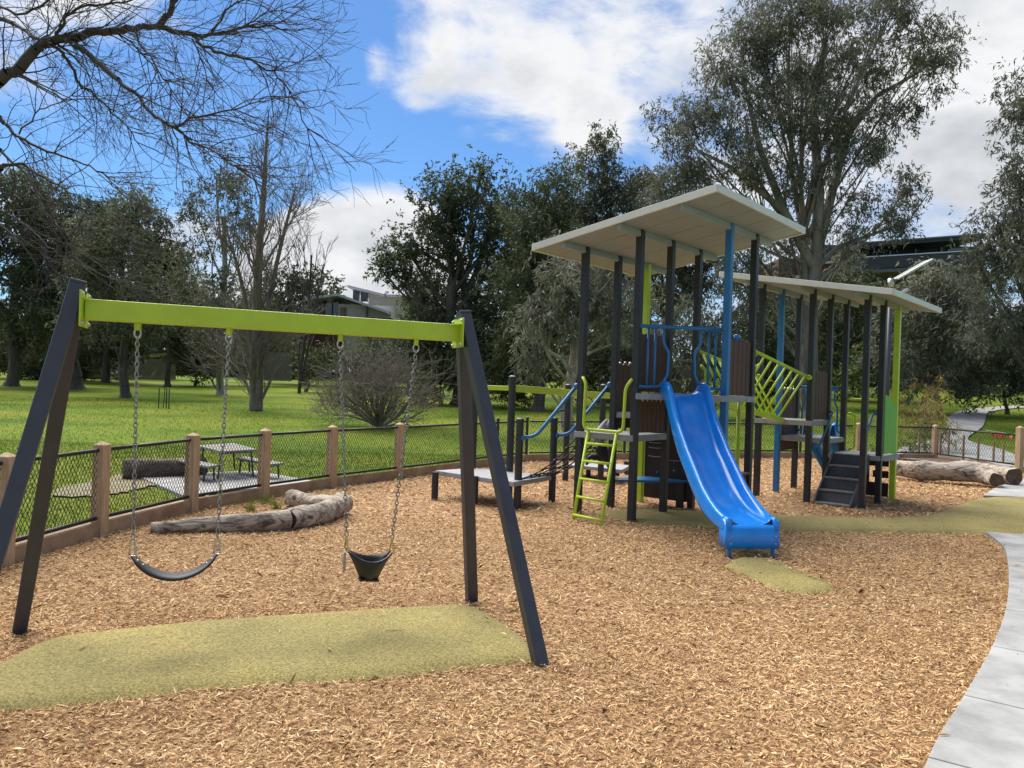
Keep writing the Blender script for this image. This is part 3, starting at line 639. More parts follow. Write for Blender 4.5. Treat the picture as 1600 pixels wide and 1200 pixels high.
t1 = thing('play_tower', 'larger charcoal play tower with the higher cream roof and blue slide rail', 'play tower', T1.p(1, 1))
for (i, j, m) in ((0, 0, CHAR), (0, 1, CHAR), (0, 2, LIME), (1, 0, CHAR), (1, 1, CHAR), (1, 2, CHAR), (2, 1, BLUEM), (2, 2, CHAR)): post(T1, t1, i, j, m)
roof(T1, t1, -.55, 2.56, -.70, 2.70, 5)
e = .06
ZM, ZL, ZI = 1.735, 1.165, 1.435
deck(T1, t1, [(1 - .02, -.04), (1 + e, -.06), (2.06, 1 - e), (2.06, 2.05), (1 - .03, 2.05)], ZM)
deck(T1, t1, [(-.07, -.07), (.96, -.07), (1.05, -.04), (1.05, .97), (-.07, .97)], ZL)
deck(T1, t1, [(-.05, 1.0), (.955, 1.0), (.955, 2.05), (-.05, 2.05)], ZI)
planks(T1, t1, (1, 0), (1, 1), ZM + .02, 2.55, 6)
planks(T1, t1, (1, 0), (1, 1), ZL + .03, ZM - .088, 6, gap=.02)
planks(T1, t1, (2, 1), (2, 2), ZM + .01, 2.53, 5)
planks(T1, t1, (0, 1), (0, 2), ZI - .25, 2.17, 5, knobs=True)
planks(T1, t1, (2, 1), (2, 2), .12, .62, 5)
MB().beam(T1.p(2, 1.08, .63), T1.p(2, 1.92, .63), .16, .03).build('counter', BROWN, t1, bevel=.008)
# dark climbing panel between the two back posts, with finger slots
pA, pB = T1.p(.08, 2), T1.p(.92, 2); dn = (pB - pA).normalized(); nrp = Vector((-dn.y, dn.x, 0))
cp = MB().beam(pA + Vector((0, 0, .76)), pB + Vector((0, 0, .76)), .02, 1.34).build('climbing_panel', DARKB, t1)
for k in range(6):
    for f, ln in ((.26, .13), (.66, .15)):
        if k < 2 and f > .5: continue
        c = pA.lerp(pB, f) - nrp * .013; z = 1.28 - k * .105 - (.35 if f > .5 else 0) + .02 * math.sin(k * 2)
        if z < .7: continue
        MB().tube(spline([c - dn * ln + Vector((0, 0, z)), c + Vector((0, 0, z - .008)), c + dn * ln + Vector((0, 0, z + .006))], 3), .006, 5).build('finger_slot', DECK, cp)
for f, z in ((.12, 1.05), (.55, 1.15), (.8, .95), (.3, .5), (.7, .55)): MB().ball(pA.lerp(pB, f) - nrp * .014 + Vector((0, 0, z)), .013, 8, 5).build('bolt', STEEL, cp)
# blue corner bench
bz = .425; bp_ = [T1.p(.02, 1.02), T1.p(.35, 1.25), T1.p(.62, 1.5), T1.p(.98, 1.98), T1.p(.6, 1.95), T1.p(.12, 1.92), T1.p(.02, 1.5)]
MB().prism([(p.x, p.y) for p in bp_], bz - .035, bz).build('bench', BLUEM, t1, bevel=.01)
MB().beam(T1.p(.86, 1.86, 0), T1.p(.86, 1.86, bz - .03), .09, .09, T1.u).build('bench_leg', CHAR, t1)
MB().tube([T1.p(1.75, 2.15, -.1), T1.p(1.75, 2.15, ZM)], .03, 8).build('fire_pole', LIME, t1, smooth=True)
# blue slide rail across the diagonal C-G
C0, G0 = T1.p(1, 0), T1.p(2, 1); rd = (G0 - C0).normalized(); rl = (G0 - C0).length; RR = .02
def R(f, z): return C0 + rd * rl * f + Vector((0, 0, z))
rail = MB().tube([R(.03, 2.64), R(.97, 2.635)], .026, 10).build('slide_rail', BLUEM, t1, smooth=True)
for f in (.03, .97): MB().ball(R(f, 2.64), .042, 10, 6).build('clamp', BLUEM, rail, smooth=True)
for s_ in (0, 1):
    X = (lambda f: f) if s_ == 0 else (lambda f: 1 - f)
    for f in (.12, .20): MB().tube([R(X(f), 2.63), R(X(f), 1.83)], RR * .85, 8).build('bar', BLUEM, rail, smooth=True)
    MB().tube(rounded([R(X(.29), 2.63), R(X(.29), 2.42), R(X(.355), 2.30), R(X(.345), 1.98), R(X(.27), 1.83), R(X(.02), 1.82)], .05, 4), RR, 8).build('bent_bar', BLUEM, rail, smooth=True)
    MB().ball(R(X(.03), 1.82), .036, 10, 6).build('clamp', BLUEM, rail, smooth=True)
# lime grab handles on the far side of the deck
MB().tube(rounded([T1.p(1.15, 2.05, 1.75), T1.p(1.15, 2.1, 2.1), T1.p(1.05, 2.1, 2.18)], .05), .022, 8).build('grab_handle', LIME, t1, smooth=True)
MB().tube(rounded([T1.p(1.95, 2.1, 2.0), T1.p(1.95, 2.14, 2.62), T1.p(1.86, 2.14, 2.5)], .05), .022, 8).build('grab_handle', LIME, t1, smooth=True)
MB().ball(T1.p(1.75, 1.95, 2.58), .055, 12, 8).build('play_knob', BLUEP, t1, smooth=True)

# slide
S0 = R(.515, ZM); E0 = (onz(1138, 873) + onz(1208, 873)) / 2; sd = (E0 - S0); sd.z = 0; run = sd.length; sd.normalize(); sx = Vector((-sd.y, sd.x, 0)) * -1
sld = thing('slide', 'glossy bright blue plastic wave slide running down from the larger tower', 'slide', (E0.x, E0.y, 0))
prof = [(-.05, ZM + .01), (.10, ZM + .005), (.22, ZM - .06), (.36, ZM - .21), (.56, 1.26), (.80, 1.02), (.98, .88), (1.16, .74), (1.40, .565), (1.62, .455), (1.85, .395), (2.05, .37), (run - .02, .36)]
pc = spline([Vector((a, 0, b)) for a, b in prof], 3); rows = []; n = len(pc)
for i, q in enumerate(pc):
    t_ = (pc[min(i + 1, n - 1)] - pc[max(i - 1, 0)]).normalized(); nz_ = Vector((-t_.z, 0, t_.x)); f = q.x / run
    wh = .075 + .085 * math.exp(-((q.x - .12) / .17) ** 2) + .075 * smooth01((q.x - .15) / .6) - .085 * float(smooth01((q.x - 1.5) / .75)); 
    hump = .03 * math.exp(-((q.x - .12) / .15) ** 2)
    wh = float(wh); hw = .285 + .005 * f
    cs = [(-hw - .012, -.075), (-hw - .012, wh - .03), (-hw, wh + .008), (-hw + .03, wh + .014), (-hw + .055, wh - .01), (-hw + .07, .06), (-hw + .10, .012), (-.08, -.004), (0, -.006)]
    cs = cs + [(-a, b) for a, b in cs[:-1][::-1]]
    rows.append([S0.xy.to_3d() + sd * (q.x + nz_.x * b) + sx * a + Vector((0, 0, q.z + nz_.z * b)) for a, b in cs])
MB().grid(rows).build('chute', BLUEP, sld, smooth=True, solid=.012, sub=1)
ep = S0.xy.to_3d() + sd * (run + .0); z_ = .36
MB().grid([[ep + sd * (dx) + sx * a + Vector((0, 0, z)) for a in (-.297, -.29, -.15, 0, .15, .29, .297)] for dx, z in ((-.04, z_ + .004), (.015, z_ - .005), (.035, z_ - .04), (.04, z_ - .15), (.04, .115))]).build('exit_panel', BLUEP, sld, smooth=True, solid=.012)
for a in (-1, 1):
    MB().grid([[ep + sd * dx + sx * a * .297 + Vector((0, 0, z)) for z in (.115, .25, tp)] for dx, tp in ((-.16, .40), (-.12, .42), (-.06, .425), (0, .42), (.035, .36))]).build('side_skirt', BLUEP, sld, solid=.012, smooth=True)
    MB().tube([ep + sx * a * .25 + Vector((0, 0, -.1)), ep + sx * a * .25 + Vector((0, 0, .2))], .024, 8).build('leg', BLUEM, sld, smooth=True)
    MB().tube(rounded([ep - sd * .10 + sx * a * .268 + Vector((0, 0, .425)), ep - sd * .01 + sx * a * .268 + Vector((0, 0, .42)), ep + sd * .03 + sx * a * .268 + Vector((0, 0, .30))], .06, 5), .03, 10).build('rim_end', BLUEP, sld, smooth=True) if True else None
    for z in (.17, .25): MB().ball(ep + sd * .047 + sx * a * .255 + Vector((0, 0, z)), .012, 8, 5).build('bolt', STEEL, sld)
mp_ = S0.xy.to_3d() + sd * 1.62; MB().beam(mp_ - sx * .26 + Vector((0, 0, -.1)), mp_ - sx * .26 + Vector((0, 0, .40)), .06, .06, sd).build('support_leg', BLUEM, sld)

# ladder
A0, C1 = T1.p(0, 0), T1.p(1, 0); ld = (C1 - A0).normalized(); mid = (A0 + C1) / 2
lad = thing('climbing_ladder', 'lime green tube ladder leaning against the lower deck of the larger tower', 'ladder', onz(918, 818))
ft = [onz(895, 813), onz(938, 823)]; tp_ = [T1.p(.22, -.09, ZL + .03), T1.p(.74, -.09, ZL + .03)]
for a, b in zip(ft, tp_): MB().tube([a - Vector((0, 0, .05)), b], .023, 8).build('rail', LIME, lad, smooth=True)
for k in range(5):
    f = .06 + k * .197
    if f < .95: MB().tube([ft[0].lerp(tp_[0], f), ft[1].lerp(tp_[1], f)], .019, 8).build('rung', LIME, lad, smooth=True)
hp = [T1.p(.06, -.06, 1.93), T1.p(.15, -.1, 1.85), T1.p(.13, -.1, ZL + .04), T1.p(.86, -.1, ZL + .03), T1.p(.88, -.1, 1.80), T1.p(.97, -.06, 1.92)]
MB().tube(rounded(hp, .1, 5), .023, 8).build('handrail_hoop', LIME, lad, smooth=True)

# second tower
t2 = thing('play_tower', 'smaller charcoal play tower with the lower cream roof and grey steps', 'play tower', T2.p(1, 1))
for i in range(3):
    for j in range(3): post(T2, t2, i, j, {(0, 1): BLUEM, (2, 2): LIME}.get((i, j), CHAR))
roof(T2, t2, -.55, 2.62, -.80, 2.75, 5)
D1, D2, D3 = 1.355, 1.03, .80
deck(T2, t2, [(-.06, -.06), (1.06, -.06), (1.06, .98), (-.06, .98)], D1)
deck(T2, t2, [(-.06, 1.0), (1.04, 1.0), (1.04, 2.06), (-.06, 2.06)], D2)
deck(T2, t2, [(1.06, 1 - .07), (2.03, 1 - .07), (2.12, 1.1), (2.16, 1.5), (2.1, 2.06), (1.06, 2.06)], D3)
planks(T2, t2, (1, 0), (1, 1), D1 + .01, 2.19, 5)
planks(T2, t2, (0, 1), (0, 2), D2 - .28, 1.88, 5, knobs=True)
MB().beam(T2.p(1.08, 2, .38), T2.p(1.55, 2, .38), .02, .70).build('lower_panel', DARKB, t2); 
wl_ = MB(); wl_.beam(T2.p(1.55, 2, .15), T2.p(1.92, 2, .15), .02, .24); wl_.beam(T2.p(1.62, 2, .42), T2.p(1.92, 2, .42), .02, .12); wl_.beam(T2.p(1.55, 2, .64), T2.p(1.72, 2, .64), .02, .16); wl_.beam(T2.p(1.8, 2, .64), T2.p(1.92, 2, .64), .02, .16)
wl_.build('window_panel', DARKB, t2)
# bright green play panel above the lowest deck
a, b = T2.p(2, 1.1), T2.p(2, 1.94); nn = T2.v * .05
vs = [a + nn + Vector((0, 0, D3 + .03)), b + nn + Vector((0, 0, D3 + .03)), b + nn + Vector((0, 0, 1.62)), a.lerp(b, .7) + nn + Vector((0, 0, 1.68)), a.lerp(b, .3) + nn + Vector((0, 0, 1.80)), a + nn + Vector((0, 0, 1.83))]
vs2 = [p - T2.v * .025 for p in vs]
gp_ = MB().add(vs + vs2, [[0, 1, 2, 3, 4, 5], [11, 10, 9, 8, 7, 6]] + [[i, (i + 1) % 6, 6 + (i + 1) % 6, 6 + i] for i in range(6)]).build('play_panel', GREENP, t2, bevel=.006)
for z in (.95, 1.7): MB().ball(a - T2.u * .03 + Vector((0, 0, z)), .035, 10, 6).build('bracket', LIME, gp_, smooth=True)
# steps
stp = thing('steps', 'dark grey four tread steps up to the smaller tower between two posts', 'steps', T2.p(1.5, 0))
STEPM = mat('dark_grey_step', (.055, .058, .065), .6, var=.2, vscale=20, bump=.1, bscale=120)
TREAD = mat('worn_tread', (.22, .205, .185), .85, var=.3, vscale=25, bump=.3, bscale=90)
w0, w1 = 1.17, 1.83; jt_, jb = .93, -.12; ns = 4
for w in (w0, w1):
    A_, B_ = T2.p(w, jb), T2.p(w, jt_)
    fr_ = [A_ + Vector((0, 0, 0)), A_ + Vector((0, 0, .05)), B_ + Vector((0, 0, D3 + .02)), B_ + Vector((0, 0, D3 - .22)), T2.p(w, jb + .3)]
    fr_ = [p - T2.v * .014 for p in fr_] + [p + T2.v * .014 for p in fr_]
    MB().add(fr_, [[0, 1, 2, 3, 4], [9, 8, 7, 6, 5]] + [[i, (i + 1) % 5, 5 + (i + 1) % 5, 5 + i] for i in range(5)]).build('stringer', STEPM, stp)
for k in range(ns):
    j_ = jb + (jt_ - jb) * k / ns; z0 = .02 + (D3 - .04) * k / ns; dj = (jt_ - jb) / ns; rise = (D3 - .04) / ns
    MB().frame_box(T2.p((w0 + w1) / 2, j_ + dj * .42, z0 + .012), T2.v * T2.s * (w1 - w0 - .03) / 2, T2.u * T2.s * dj * .52, Vector((0, 0, .014))).build('tread', TREAD, stp, bevel=.004)
    q0, q1 = T2.p((w0 + w1) / 2, j_ + dj * .72, z0 + .03), T2.p((w0 + w1) / 2, j_ + dj * 1.02, z0 + rise)
    MB().beam(q0, q1, T2.s * (w1 - w0 - .03), .015, T2.v.cross(q1 - q0)).build('riser', STEPM, stp)
for (pp, qq, rr) in (((1.06, .05, .93), (1.12, .25, .93), (1.12, .95, 1.50)), ((1.94, .05, .93), (1.88, .25, .93), (1.88, .95, 1.50))):
    MB().tube(rounded([T2.p(pp[0], pp[1], pp[2]), T2.p(*qq), T2.p(*rr), T2.p(pp[0], 1.0, 1.50)], .03), .018, 8).build('handrail', BLUEM, stp, smooth=True)
# back slide of the smaller tower and its rail
sl2 = thing('slide', 'small blue slide leaving the back of the smaller tower', 'slide', T2.p(.5, 3.2))
pr2 = [(-.05, D2 + .0), (.12, D2 - .01), (.35, D2 - .2), (.8, .55), (1.2, .3), (1.5, .22)]; rows = []
for q in spline([Vector((a, 0, b)) for a, b in pr2], 4):
    hw = .28; wh = .13 + .12 * math.exp(-((q.x - .1) / .2) ** 2); c = T2.p(.5, 2.06) + T2.u * q.x + Vector((0, 0, q.z))
    rows.append([c + T2.v * a + Vector((0, 0, b)) for a, b in ((-hw - .02, -.06), (-hw, wh), (-hw + .05, wh), (-hw + .09, .01), (0, 0), (hw - .09, .01), (hw - .05, wh), (hw, wh), (hw + .02, -.06))])
MB().grid(rows).build('chute', BLUEP, sl2, smooth=True, solid=.012)
for w in (.25, .75): MB().tube([T2.p(w, 3.7, -.1), T2.p(w, 3.7, .25)], .03, 8).build('leg', BLUEM, sl2)
r2 = MB().tube([T2.p(.04, 2.0, 1.93), T2.p(.96, 2.0, 1.93)], .024, 8).build('slide_rail', BLUEM, t2, smooth=True)
for s_ in (.2, .8):
    k = 1 if s_ > .5 else -1
    MB().tube(rounded([T2.p(s_, 2.0, 1.93), T2.p(s_, 2.0, 1.68), T2.p(s_ + .07 * k, 2, 1.55), T2.p(s_ + .07 * k, 2, D2 + .1), T2.p(s_ + .18 * k, 2, D2 + .06)], .05), .018, 8).build('bent_bar', BLUEM, r2, smooth=True)
MB().tube([T2.p(1.05, 2, 1.73), T2.p(1.95, 2, 1.73)], .022, 8).build('cross_bar', LIME, t2, smooth=True)
MB().tube(rounded([T2.p(1.08, 2.06, 1.47), T2.p(1.2, 2.12, 1.45), T2.p(1.2, 2.12, .86), T2.p(1.1, 2.06, .8)], .08), .022, 8).build('grab_handle', LIME, t2, smooth=True)

# V bridge
br_ = thing('bar_bridge', 'lime green V shaped bar bridge linking the two towers', 'bridge', (T1.p(1.5, 2.1) + T2.p(.5, -.1)) / 2 * 1.0)
b0, b1 = T1.p(1.5, 2.04, 1.63), T2.p(.5, -.06, 1.335)
MB().beam(b0, b1, .10, .07).build('walk_beam', LIME, br_, bevel=.008)
for (a, b) in ((T1.p(2, 2.08, 2.40), T2.p(1, -.07, 2.07)), (T1.p(1, 2.08, 2.40), T2.p(0, -.07, 2.07))):
    hr = MB().tube([a, b], .026, 8).build('handrail', LIME, br_, smooth=True)
    for q in (a, b): MB().ball(q, .045, 10, 6).build('flange', LIME, hr, smooth=True)
    for k in range(8):
        f = .06 + k * .123
        MB().tube([a.lerp(b, f), b0.lerp(b1, min(1, max(0, f * .98)))], .017, 7).build('bar', LIME, br_, smooth=True)
for (a, tw, jj) in ((T1.p(1.82, 2.2, 2.28), 1, 0),):
    MB().tube(rounded([a, a + T1.u * .25 + Vector((0, 0, -.12)), a + T1.u * .5 + Vector((0, 0, -.06))], .1), .02, 8).build('hand_loop', LIME, br_, smooth=True)

# ------------------------------------------------------------------ low platform, rope net, overhead beam
lp = thing('low_platform', 'low grey deck on short charcoal posts left of the towers', 'platform', onz(741, 789))
PZ = .42; quad = [onz(680, 735, PZ), onz(738, 731, PZ), onz(862, 743, PZ), onz(803, 753, PZ)]
MB().prism([(p.x, p.y) for p in quad], PZ - .07, PZ).build('deck', DECK, lp, bevel=.008)
for (u, v, top) in ((679, 781, PZ - .07), (741, 789, PZ - .07)):
    p = onz(u, v); MB().tube([p - Vector((0, 0, .1)), p + Vector((0, 0, PZ + .005))], .052, 12).build('post', CHAR, lp)
q3, q4 = onz(808, 795), onz(862, 785)
for p in (q3, q4):
    MB().tube([p - Vector((0, 0, .1)), p + Vector((0, 0, 1.28))], .055, 12).build('post', CHAR, lp)
    MB().tube([p + Vector((0, 0, 1.28)), p + Vector((0, 0, 1.30)), p + Vector((0, 0, 1.315))], [.058, .056, .03], 12).build('post_cap', CHAR, lp)
net = thing('rope_net', 'sloping black rope climbing net with blue handrails beside the low platform', 'climbing net', (q3 + q4) / 2)
A1, B1 = T1.p(-.06, .02), T1.p(-.06, .98)
for q, e_, z0, z1 in ((q3, T1.p(-.07, 0), 1.03, 1.80), (q4, T1.p(-.07, 1), 1.03, 1.84)):
    d = (e_ - q).normalized(); pts = rounded([q + d * .05 + Vector((0, 0, z0)), q + d * .25 + Vector((0, 0, z0 + .04)), e_ - d * .02 + Vector((0, 0, z1))], .1)
    hr = MB().tube(pts, .026, 8).build('handrail', BLUEM, net, smooth=True)
    for p in (pts[0], pts[-1]): MB().ball(p, .045, 10, 6).build('clamp', BLUEM, hr, smooth=True)
n0, n1 = q3 + Vector((0, 0, .42)), q4 + Vector((0, 0, .42)); m0, m1 = A1 + Vector((0, 0, ZL - .05)), B1 + Vector((0, 0, ZL - .05))
MB().tube([n0, n1], .024, 8).build('bottom_bar', BLUEM, net, smooth=True)
def NP(f, g_): p = n0.lerp(n1, f).lerp(m0.lerp(m1, f), g_); p.z -= .12 * math.sin(math.pi * g_); return p
for f in (.04, .28, .52, .76, .97): MB().tube([NP(f, k / 8) for k in range(9)], .011, 6).build('rope', RUBBER, net, smooth=True)
for g_ in (.2, .4, .6, .8):
    MB().tube([NP(k / 6, g_ + .03 * math.sin(k)) for k in range(7)], .011, 6).build('rope', RUBBER, net, smooth=True)
    for f in (.04, .28, .52, .76, .97): MB().ball(NP(f, g_), .024, 8, 5).build('rope_joint', STEEL if int(f * 100 + g_ * 10) % 2 else RUBBER, net)
ob = thing('overhead_beam', 'lime green overhead beam on four tall charcoal posts behind the net', 'climbing beam', onz(883, 752))
P1 = at(738, 733, 12.95); P2 = at(796, 737, 12.62); P3 = onz(883, 752); P4 = onz(938, 755); P1.z = P2.z = 0
for p, z in ((P1, 1.88), (P2, 1.90), (P3, 1.80), (P4, 1.82)):
    MB().tube([p - Vector((0, 0, .1)), p + Vector((0, 0, z))], .058, 12).build('post', CHAR, ob)
    MB().tube([p + Vector((0, 0, z)), p + Vector((0, 0, z + .02)), p + Vector((0, 0, z + .035))], [.062, .06, .03], 12).build('post_cap', GREYLEG, ob)
MB().beam(P1 + Vector((0, 0, 1.73)), P2 + Vector((0, 0, 1.73)), .05, .075).build('beam', LIME, ob, bevel=.006)
MB().beam(P2 + Vector((0, 0, 1.735)), P4 + Vector((0.12, 0, 1.64)), .06, .11).build('beam', LIME, ob, bevel=.006)
ld2 = thing('low_platform', 'small low grey deck behind the lime ladder', 'platform', onz(978, 742))
z2 = .28; qd = [onz(884, 725, z2), onz(905, 719, z2), onz(985, 727, z2), onz(972, 734, z2)]
MB().prism([(p.x, p.y) for p in qd], z2 - .07, z2).build('deck', DECK, ld2, bevel=.008)
for (u, v) in ((919, 746), (978, 742)): p = onz(u, v); MB().tube([p - Vector((0, 0, .1)), p + Vector((0, 0, z2))], .05, 10).build('post', CHAR, ld2)

# ------------------------------------------------------------------ logs, picnic table, lamp, flags, stakes
def log(name, label, pts, rs, seed, cat='log', ell=1.0, m_=None):
    rg = random.Random(seed); P = spline(pts, 6); m = len(P); n = 16; mbx = MB(); vs = []
    ph = [rg.uniform(0, 6.28) for _ in range(6)]
    for i, p in enumerate(P):
        f = i / (m - 1); k = f * (len(rs) - 1); r = rs[int(k)] * (1 - k % 1) + rs[min(int(k) + 1, len(rs) - 1)] * (k % 1)
        t_ = (P[min(i + 1, m - 1)] - P[max(i - 1, 0)]).normalized(); sd_ = t_.cross(Vector((0, 0, 1))).normalized(); up = sd_.cross(t_)
        for a in range(n):
            an = 2 * math.pi * a / n; w = r * (1 + .07 * math.sin(an * 3 + ph[0] + f * 6) + .05 * math.sin(an * 5 + ph[1] - f * 9) + .05 * math.sin(f * 23 + ph[2]) + rg.uniform(-.03, .03))
            vs.append(p + sd_ * w * math.cos(an) + up * w * math.sin(an) * ell)
    fs = [[i * n + k, i * n + (k + 1) % n, (i + 1) * n + (k + 1) % n, (i + 1) * n + k] for i in range(m - 1) for k in range(n)]
    o = thing(name, label, cat, P[0].xy.to_3d()); MB().add(vs, fs).build('bark', m_ or LOG, o, smooth=True)
    for e_ in (0, m - 1):
        ring = vs[e_ * n:(e_ + 1) * n]; c = sum(ring, Vector()) / n; MB().add(ring + [c], [[k, (k + 1) % n, n] for k in range(n)]).build('end_grain', LOGEND, o)
    return o
def Gp(u, v, z): return onz(u, v, z)
log('edging_log', 'long weathered grey log lying in the chips along the left fence', [Gp(236, 826, .06), Gp(330, 820, .085), Gp(400, 816, .11), Gp(452, 812, .12)], [.065, .09, .115, .13], 3)
log('edging_log', 'short thick weathered log angled at the end of the long grey log', [Gp(450, 812, .12), Gp(500, 802, .13), Gp(534, 787, .135)], [.13, .135, .15], 4)
log('edging_log', 'pale log stub pointing at the fence beside the grasses', [Gp(455, 778, .11), Gp(490, 786, .11), Gp(522, 790, .11)], [.12, .12, .12], 5)
log('boundary_log', 'long bleached white log with a forked end by the right fence', [Gp(1400, 731, .24), Gp(1440, 734, .26), Gp(1480, 736, .27), Gp(1520, 739, .26), Gp(1545, 745, .22), Gp(1557, 750, .2)], [.17, .20, .20, .215, .17, .13], 6)
log('boundary_log', 'bleached log butt with dark sawn end behind the forked white log', [Gp(1500, 731, .24), Gp(1540, 737, .22), Gp(1585, 745, .22)], [.17, .18, .19], 8)
log('seat_log', 'dark brown log lying behind the picnic table', [Gp(192, 733, .16), Gp(255, 731, .165), Gp(320, 728, .165)], [.155, .165, .155], 9, m_=LOGD)

TBL = mat('grey_timber_slats', (.24, .225, .21), .8, var=.2, vscale=6, bump=.2, bscale=40)
def table(name, label, cat, c4, z, w_slats, leg_m):
    t_ = thing(name, label, cat, (sum(c4, Vector()) / 4).xy.to_3d()); a, b, c, d = [Vector((p.x, p.y, z)) for p in c4]   # a-b one short end, d-c other
    for k in range(w_slats):
        f0, f1 = k / w_slats + .01, (k + 1) / w_slats - .01
        P = [a.lerp(b, f0), a.lerp(b, f1), d.lerp(c, f1), d.lerp(c, f0)]; MB().prism([(p.x, p.y) for p in P], z - .035, z).build('slat', TBL, t_, bevel=.003)
    for e0, e1 in ((a.lerp(d, .12), b.lerp(c, .12)), (a.lerp(d, .88), b.lerp(c, .88))):
        for p, q in ((e0.lerp(e1, .1), e0.lerp(e1, .02)), (e0.lerp(e1, .9), e0.lerp(e1, .98))):
            MB().tube([p + Vector((0, 0, -.03)), Vector((q.x, q.y, .03))], .016, 6).build('leg', leg_m, t_)
        MB().beam(e0.lerp(e1, .05) + Vector((0, 0, -.05)), e0.lerp(e1, .95) + Vector((0, 0, -.05)), .03, .03).build('cross_bar', leg_m, t_)
    return t_
def quad_px(px, z): return [onz(u, v, z) for u, v in px]
table('picnic_table', 'grey slatted picnic table on thin metal legs beyond the left fence', 'table', quad_px([(308, 696), (365, 692), (403, 702), (345, 705)], .52), .52, 6, CHAR)
table('bench', 'slatted bench on the left side of the picnic table', 'bench', quad_px([(268, 717), (284, 715), (343, 726), (326, 729)], .30), .30, 3, CHAR)
table('bench', 'slatted bench on the right side of the picnic table', 'bench', quad_px([(368, 715), (384, 713), (444, 723), (426, 725)], .30), .30, 3, CHAR)

Yl = 21.0; lb = at(1390, 620, Yl); lb.z = tz(lb.x, lb.y)
lamp = thing('lamp_post', 'slim dark lamp post with an angled solar panel above the lower roof', 'lamp post', lb)
tpz = at(1392, 440, Yl); MB().tube([Vector((tpz.x, Yl, lb.z - .1)), Vector((tpz.x, Yl, tpz.z))], .055, 10).build('pole', GREYLEG, lamp, smooth=True)
MB().tube([Vector((tpz.x, Yl, tpz.z - .15)), Vector((tpz.x, Yl, tpz.z + .08))], .08, 10).build('collar', STEEL, lamp, smooth=True)
e0, e1 = at(1396, 438, Yl), at(1451, 407, Yl); MB().beam(e0, e1, .5, .05, (-.4, 0, 1)).build('solar_panel', STEEL, lamp, bevel=.01)
MB().beam(at(1394, 466, Yl), at(1419, 452, Yl), .09, .07).build('lamp_arm', STEEL, lamp, bevel=.01)

ORANGE = mat('orange_plastic_flag', (.75, .10, .05), .6)
bt = thing('bunting', 'string of orange safety flags tied behind the right fence', 'bunting', onz(1550, 730)); Yb = 20.8
line = [at(u, v, Yb) for u, v in ((1540, 672), (1560, 675), (1580, 678), (1596, 677))]; MB().tube(spline(line, 4), .006, 4).build('string', ROOFW, bt)
for u, v in ((1551, 674), (1558, 675), (1562, 675), (1566, 676), (1579, 678)):
    a = at(u - 3.5, v - .5, Yb + random.uniform(-.1, .1)); b = at(u + 3.5, v, a.y); c = at(u + random.uniform(-1, 3), v + 13, a.y + random.uniform(-.1, .1))
    MB().add([a, b, c, a.lerp(b, .5) + Vector((0, .04, -.08))], [[0, 3, 2], [3, 1, 2]]).build('flag', ORANGE, bt, fix=False, solid=.003)
STAKE = mat('garden_stake', (.30, .19, .10), .85, var=.3, vscale=8)
stake_lbl = ['hardwood stake nearest the weeping shrub in the planting bed', 'short stake left of the right timber post', 'tall thin stake right of the timber post', 'stake in the middle of the bed over the white log', 'pale thick stake behind the forked log', 'thin dark stake near the orange flags', 'grey stake closest to the gate post']
for (u, v0, v1), lb_ in zip(((1435, 716, 676), (1469, 708, 676), (1482, 703, 672), (1505, 712, 680), (1528, 718, 684), (1552, 724, 690), (1567, 730, 694)), stake_lbl):
    Ys = 23.9 if u < 1500 else 22.6; p = at(u, v0, Ys); tp = at(u, v1, Ys); MBx = MB().beam(Vector((p.x, Ys, tz(p.x, Ys) - .1)), Vector((p.x, Ys, tp.z)), .045, .045, (0, 1, 0))
    tag(MBx.build('garden_stake', STAKE, origin=(p.x, Ys, 0)), lb_, 'stake', 'stakes in the planting bed')
yt = ground(255, 638); tgd = thing('tree_guard', 'three thin stakes around a tiny sapling on the left lawn', 'tree guard', yt)
for dx, dy in ((-.2, 0), (.22, .05), (.02, .25)): MB().beam(yt + Vector((dx, dy, -.1)), yt + Vector((dx, dy, .85)), .035, .035, (0, 1, 0)).build('stake', CHAR, tgd)
MB().tube([yt, yt + Vector((.03, .05, 1.0))], .02, 5).build('sapling_stem', BARK, tgd)
# ------------------------------------------------------------------ trees
def seg_mesh(P0, P1, R0, R1, sides=5):
    """many tapered segments in one go"""
    P0, P1, R0, R1 = map(lambda a: np.asarray(a, float), (P0, P1, R0, R1)); n = len(P0)
    d = P1 - P0; d /= np.linalg.norm(d, axis=1, keepdims=True) + 1e-9
    ref = np.where(np.abs(d[:, 2:3]) < .9, np.array([[0, 0, 1.]]), np.array([[1., 0, 0]])); a = np.cross(d, ref); a /= np.linalg.norm(a, axis=1, keepdims=True) + 1e-9; b = np.cross(d, a)
    an = np.arange(sides) * 2 * np.pi / sides; ca, sa = np.cos(an)[None, :, None], np.sin(an)[None, :, None]
    o = a[:, None] * ca + b[:, None] * sa
    v = np.concatenate([P0[:, None] + o * R0[:, None, None], P1[:, None] + o * R1[:, None, None]], 1).reshape(-1, 3)
    k = np.arange(sides); k2 = (k + 1) % sides; q = np.stack([k, k2, k2 + sides, k + sides], -1)
    f = (np.arange(n)[:, None, None] * 2 * sides + q[None]).reshape(-1, 4); return v, f
def polyseg(S, pts, r0, r1):
    m = len(pts) - 1
    for i in range(m):
        S[0].append(pts[i]); S[1].append(pts[i + 1]); S[2].append(r0 + (r1 - r0) * i / m); S[3].append(r0 + (r1 - r0) * (i + 1) / m)
